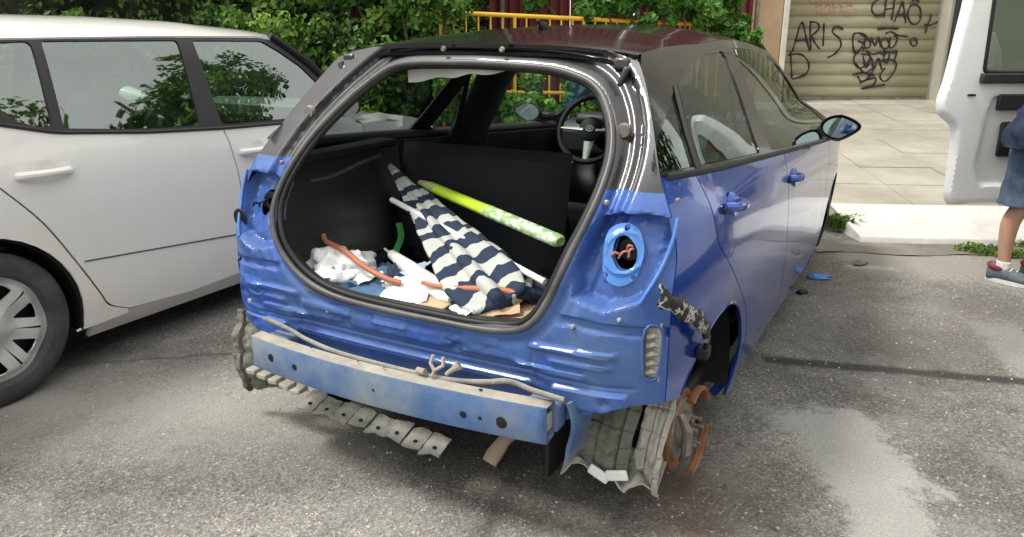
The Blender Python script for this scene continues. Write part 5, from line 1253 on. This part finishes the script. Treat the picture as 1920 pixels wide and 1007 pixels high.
def loft(name, rings, m, parent, seg=48, solid=.006, wr=.012, seed=0):
    rr_ = []
    for (c0, a0, b0), (c1, a1, b1) in zip(rings[:-1], rings[1:]):
        for q in range(6): rr_.append((c0.lerp(c1, q/6), a0+(a1-a0)*q/6, b0+(b1-b0)*q/6))
    rings = rr_+[rings[-1]]
    V = []
    for (c, a, b_) in rings:
        for j in range(seg):
            th = 2*PI*j/seg; k = 1+wr*9*noise.noise(Vector((math.cos(th)*2+seed, math.sin(th)*2, c.z*14)))+.035*noise.noise(Vector((math.cos(th)*6+seed, math.sin(th)*6, c.z*40))); V.append(c+FD*math.cos(th)*a*k+SD*math.sin(th)*b_*k)
    F = [(i*seg+j, i*seg+(j+1) % seg, (i+1)*seg+(j+1) % seg, (i+1)*seg+j) for i in range(len(rings)-1) for j in range(seg)]
    o = mesh(name, V, F, m, parent, True); k = o.modifiers.new('t', 'SOLIDIFY'); k.thickness = solid; return o
dn_ = mat('worn_denim', (.040, .070, .125), .9, dirt=(.20, .25, .30), dirt_amt=.6, dscale=9, bump=.5, bscale=150)
for s_, f_ in ((-.05, -.10), (.12, .02)):
    loft('shorts_leg', [(pp(f_*.2, s_*.6, .90), .15, .12), (pp(f_*.3, s_, .80), .135, .115), (pp(f_*.5, s_, .66), .118, .105), (pp(f_*.7, s_, .50), .112, .10), (pp(f_*.75, s_, .465), .114, .102)], dn_, ps, seed=s_*9)
loft('shorts_waist', [(pp(0, .04, .80), .15, .19), (pp(0, .04, .90), .15, .185), (pp(0, .04, 1.02), .135, .165)], dn_, ps, seed=4)
loft('shirt', [(pp(0, .04, .93), .155, .195), (pp(0, .04, 1.05), .15, .185), (pp(0, .04, 1.25), .155, .20), (pp(-.01, .04, 1.36), .14, .20), (pp(-.01, .04, 1.44), .09, .12), (pp(0, .04, 1.47), .065, .075)], m_shirt, ps, seed=7)
for s_ in (-.15, .23): loft('sleeve', [(pp(-.01, s_*.9, 1.40), .07, .06), (pp(-.02, s_*1.15, 1.28), .065, .06), (pp(-.025, s_*1.25, 1.17), .062, .058)], m_shirt, ps, seed=s_)
for q, (s_, f_) in enumerate(((-.05, -.10), (.12, .02))):
    V = []; R_ = []
    sh = [(-.075, .045, .030, .048), (-.06, .052, .038, .055), (-.02, .055, .042, .058), (.04, .045, .045, .045), (.10, .036, .048, .034), (.16, .030, .044, .026), (.195, .026, .025, .018)]
    for (f2, cz_, hw, hh) in sh:
        for j in range(16): th = 2*PI*j/16; V.append(pp(f_+f2, s_+hw*math.cos(th), max(.012, cz_+hh*math.sin(th))))
    n = len(sh); F = [(i*16+j, i*16+(j+1) % 16, (i+1)*16+(j+1) % 16, (i+1)*16+j) for i in range(n-1) for j in range(16)]+[tuple(range(16)), tuple((n-1)*16+j for j in range(16))]
    shoe = mesh('shoe', V, F, m_shoe, ps, True)
    V = []
    for z in (.0, .022):
        for j in range(28):
            th = 2*PI*j/28; c_ = math.cos(th); V.append(pp(f_+.06+.145*c_, s_+(.044+.006*c_)*math.sin(th), z+(.006 if c_ > .8 else 0)))
    mesh('sole', V, [(j, (j+1) % 28, 28+(j+1) % 28, 28+j) for j in range(28)]+[tuple(range(28))[::-1], tuple(range(28, 56))], m_sole, shoe, True, None, 40)
    tube('heel_collar', [pp(f_-.03+.045*math.cos(2*PI*j/20), s_+.040*math.sin(2*PI*j/20), .088-.008*math.cos(2*PI*j/20)) for j in range(20)], .013, m_shoered, shoe, 8, True)
    loft('sock', [(pp(f_, s_, .075), .042, .038), (pp(f_, s_, .125), .040, .036)], m_sole, shoe, seed=q)
    for k in range(3): tube('lace', [pp(f_+.02+.025*k, s_-.03, .085-.010*k), pp(f_+.025+.025*k, s_, .101-.011*k), pp(f_+.02+.025*k, s_+.03, .085-.010*k)], .004, m_sole, shoe, 6)
bag = thing('shoulder_bag', 'dark navy bag hanging at the hip of the person in shorts', 'bag', tuple(pp(-.06, -.20, .86)))
crumple('pouch', tuple(pp(-.04, -.19, .86)), (.24, .16, .34), m_navy, bag, .35, 9, 20, -.3)
tube('strap', catmull([np.array(pp(-.10, -.18, .98)), np.array(pp(-.13, -.13, 1.25)), np.array(pp(-.05, .10, 1.46)), np.array(pp(.14, .06, 1.30)), np.array(pp(.10, -.17, 1.0))], 6, False), .018, m_navy, bag, 6, flat=.25)

# ------------------------------------------------------------------ small stuff on the ground
tag(crumple('litter', (.84, 2.97, .012), (.13, .07, .03), m_litter, None, .5, 3, 14, .4), 'crumpled blue litter on the road beside the sill of the blue car', 'litter')
V = []; F = []; rn = random.Random(9)
for i in range(1800):
    x = rn.uniform(-2.2, 2.6); y = rn.uniform(-.9, 3.6); s = rn.uniform(.002, .007); k = len(V)
    V += [(x-s, y, .001), (x+s*.4, y-s, .001), (x+s, y+s*.5, .001), (x, y+s*.1, s*1.2)]; F += [(0+k, 1+k, 3+k), (1+k, 2+k, 3+k), (2+k, 0+k, 3+k)]
mesh('gravel', V, F, mat('pale_grit', (.4, .38, .34), .9), None, False, 'stuff')
for i, (x, y, s, a, lb) in enumerate(((.80, 2.62, .06, .3, 'dark plastic scrap on the road under the front door of the blue car'), (1.03, 3.40, .10, 1.1, 'pale flat stone flake in the gutter near the weeds'))):
    o = crumple('plastic_scrap' if i == 0 else 'stone_flake', (x, y, .012), (s, s*.6, .03), m_trim if i == 0 else m_conc, None, .4, i+20, 10, a); tag(o, lb, 'scrap' if i == 0 else 'stone')

# ------------------------------------------------------------------ across the street (behind the camera, seen only in reflections)
fb = thing('apartment_building', 'brown apartment building with rows of balconies across the street', 'building', (13, -5, 0))
MB().box((15, -6, 5), (4, 24, 10)).build('wall', mat('brown_render', (.20, .14, .105), .9), fb, bevel=.05)
for f in range(3):
    for k in range(6): MB().box((12.96, -15.5+k*3.8, 2.2+f*3.1), (.12, 1.6, 1.7)).build('window', m_trimgrey, fb, bevel=.02)
    MB().box((12.6, -6, 1.0+f*3.1), (.9, 22, .15)).build('balcony', m_wallb, fb, bevel=.02)
# street tree by the garages, out of the frame on the right, mirrored in the car windows
stt = thing('street_tree', 'broad leafy street tree standing to the right of the garage front', 'tree', (6.4, 8.6, .4))
tube('trunk', catmull([np.array(p) for p in ((6.4, 8.6, .3), (6.35, 8.55, 1.6), (6.2, 8.5, 3.0), (6.1, 8.5, 4.4))], 5, False), [.17-.006*i for i in range(16)], m_bark, stt)
for k in range(5): tube('limb', catmull([np.array((6.25, 8.5, 2.7+.25*k)), np.array((6.2+math.cos(k*1.3)*.9, 8.5+math.sin(k*1.3)*.9, 3.7+.3*k)), np.array((6.2+math.cos(k*1.3)*1.6, 8.5+math.sin(k*1.3)*1.6, 4.6+.3*k))], 5, False), [.07-.005*i for i in range(11)], m_bark, stt)
tcl = [(Vector((6.2+rr_.normal(0, 1.0), 8.5+rr_.normal(0, 1.0), 4.9+rr_.normal(0, .9))), rr_.uniform(.35, .8), float(np.clip(rr_.normal(.4, .2), .05, .9))) for _ in range(46)]
def tf(rnd):
    c, r, tn = tcl[rnd.integers(len(tcl))]; d = Vector(rnd.normal(0, 1, 3)).normalized(); return c+d*r*rnd.uniform(.5, 1.05), d+Vector((0, 0, .5)), float(np.clip(tn+.2*d.z+rnd.normal(0, .1), 0, 1))
leaves('crown', tf, 9000, .17, m_leaf, stt, 77)
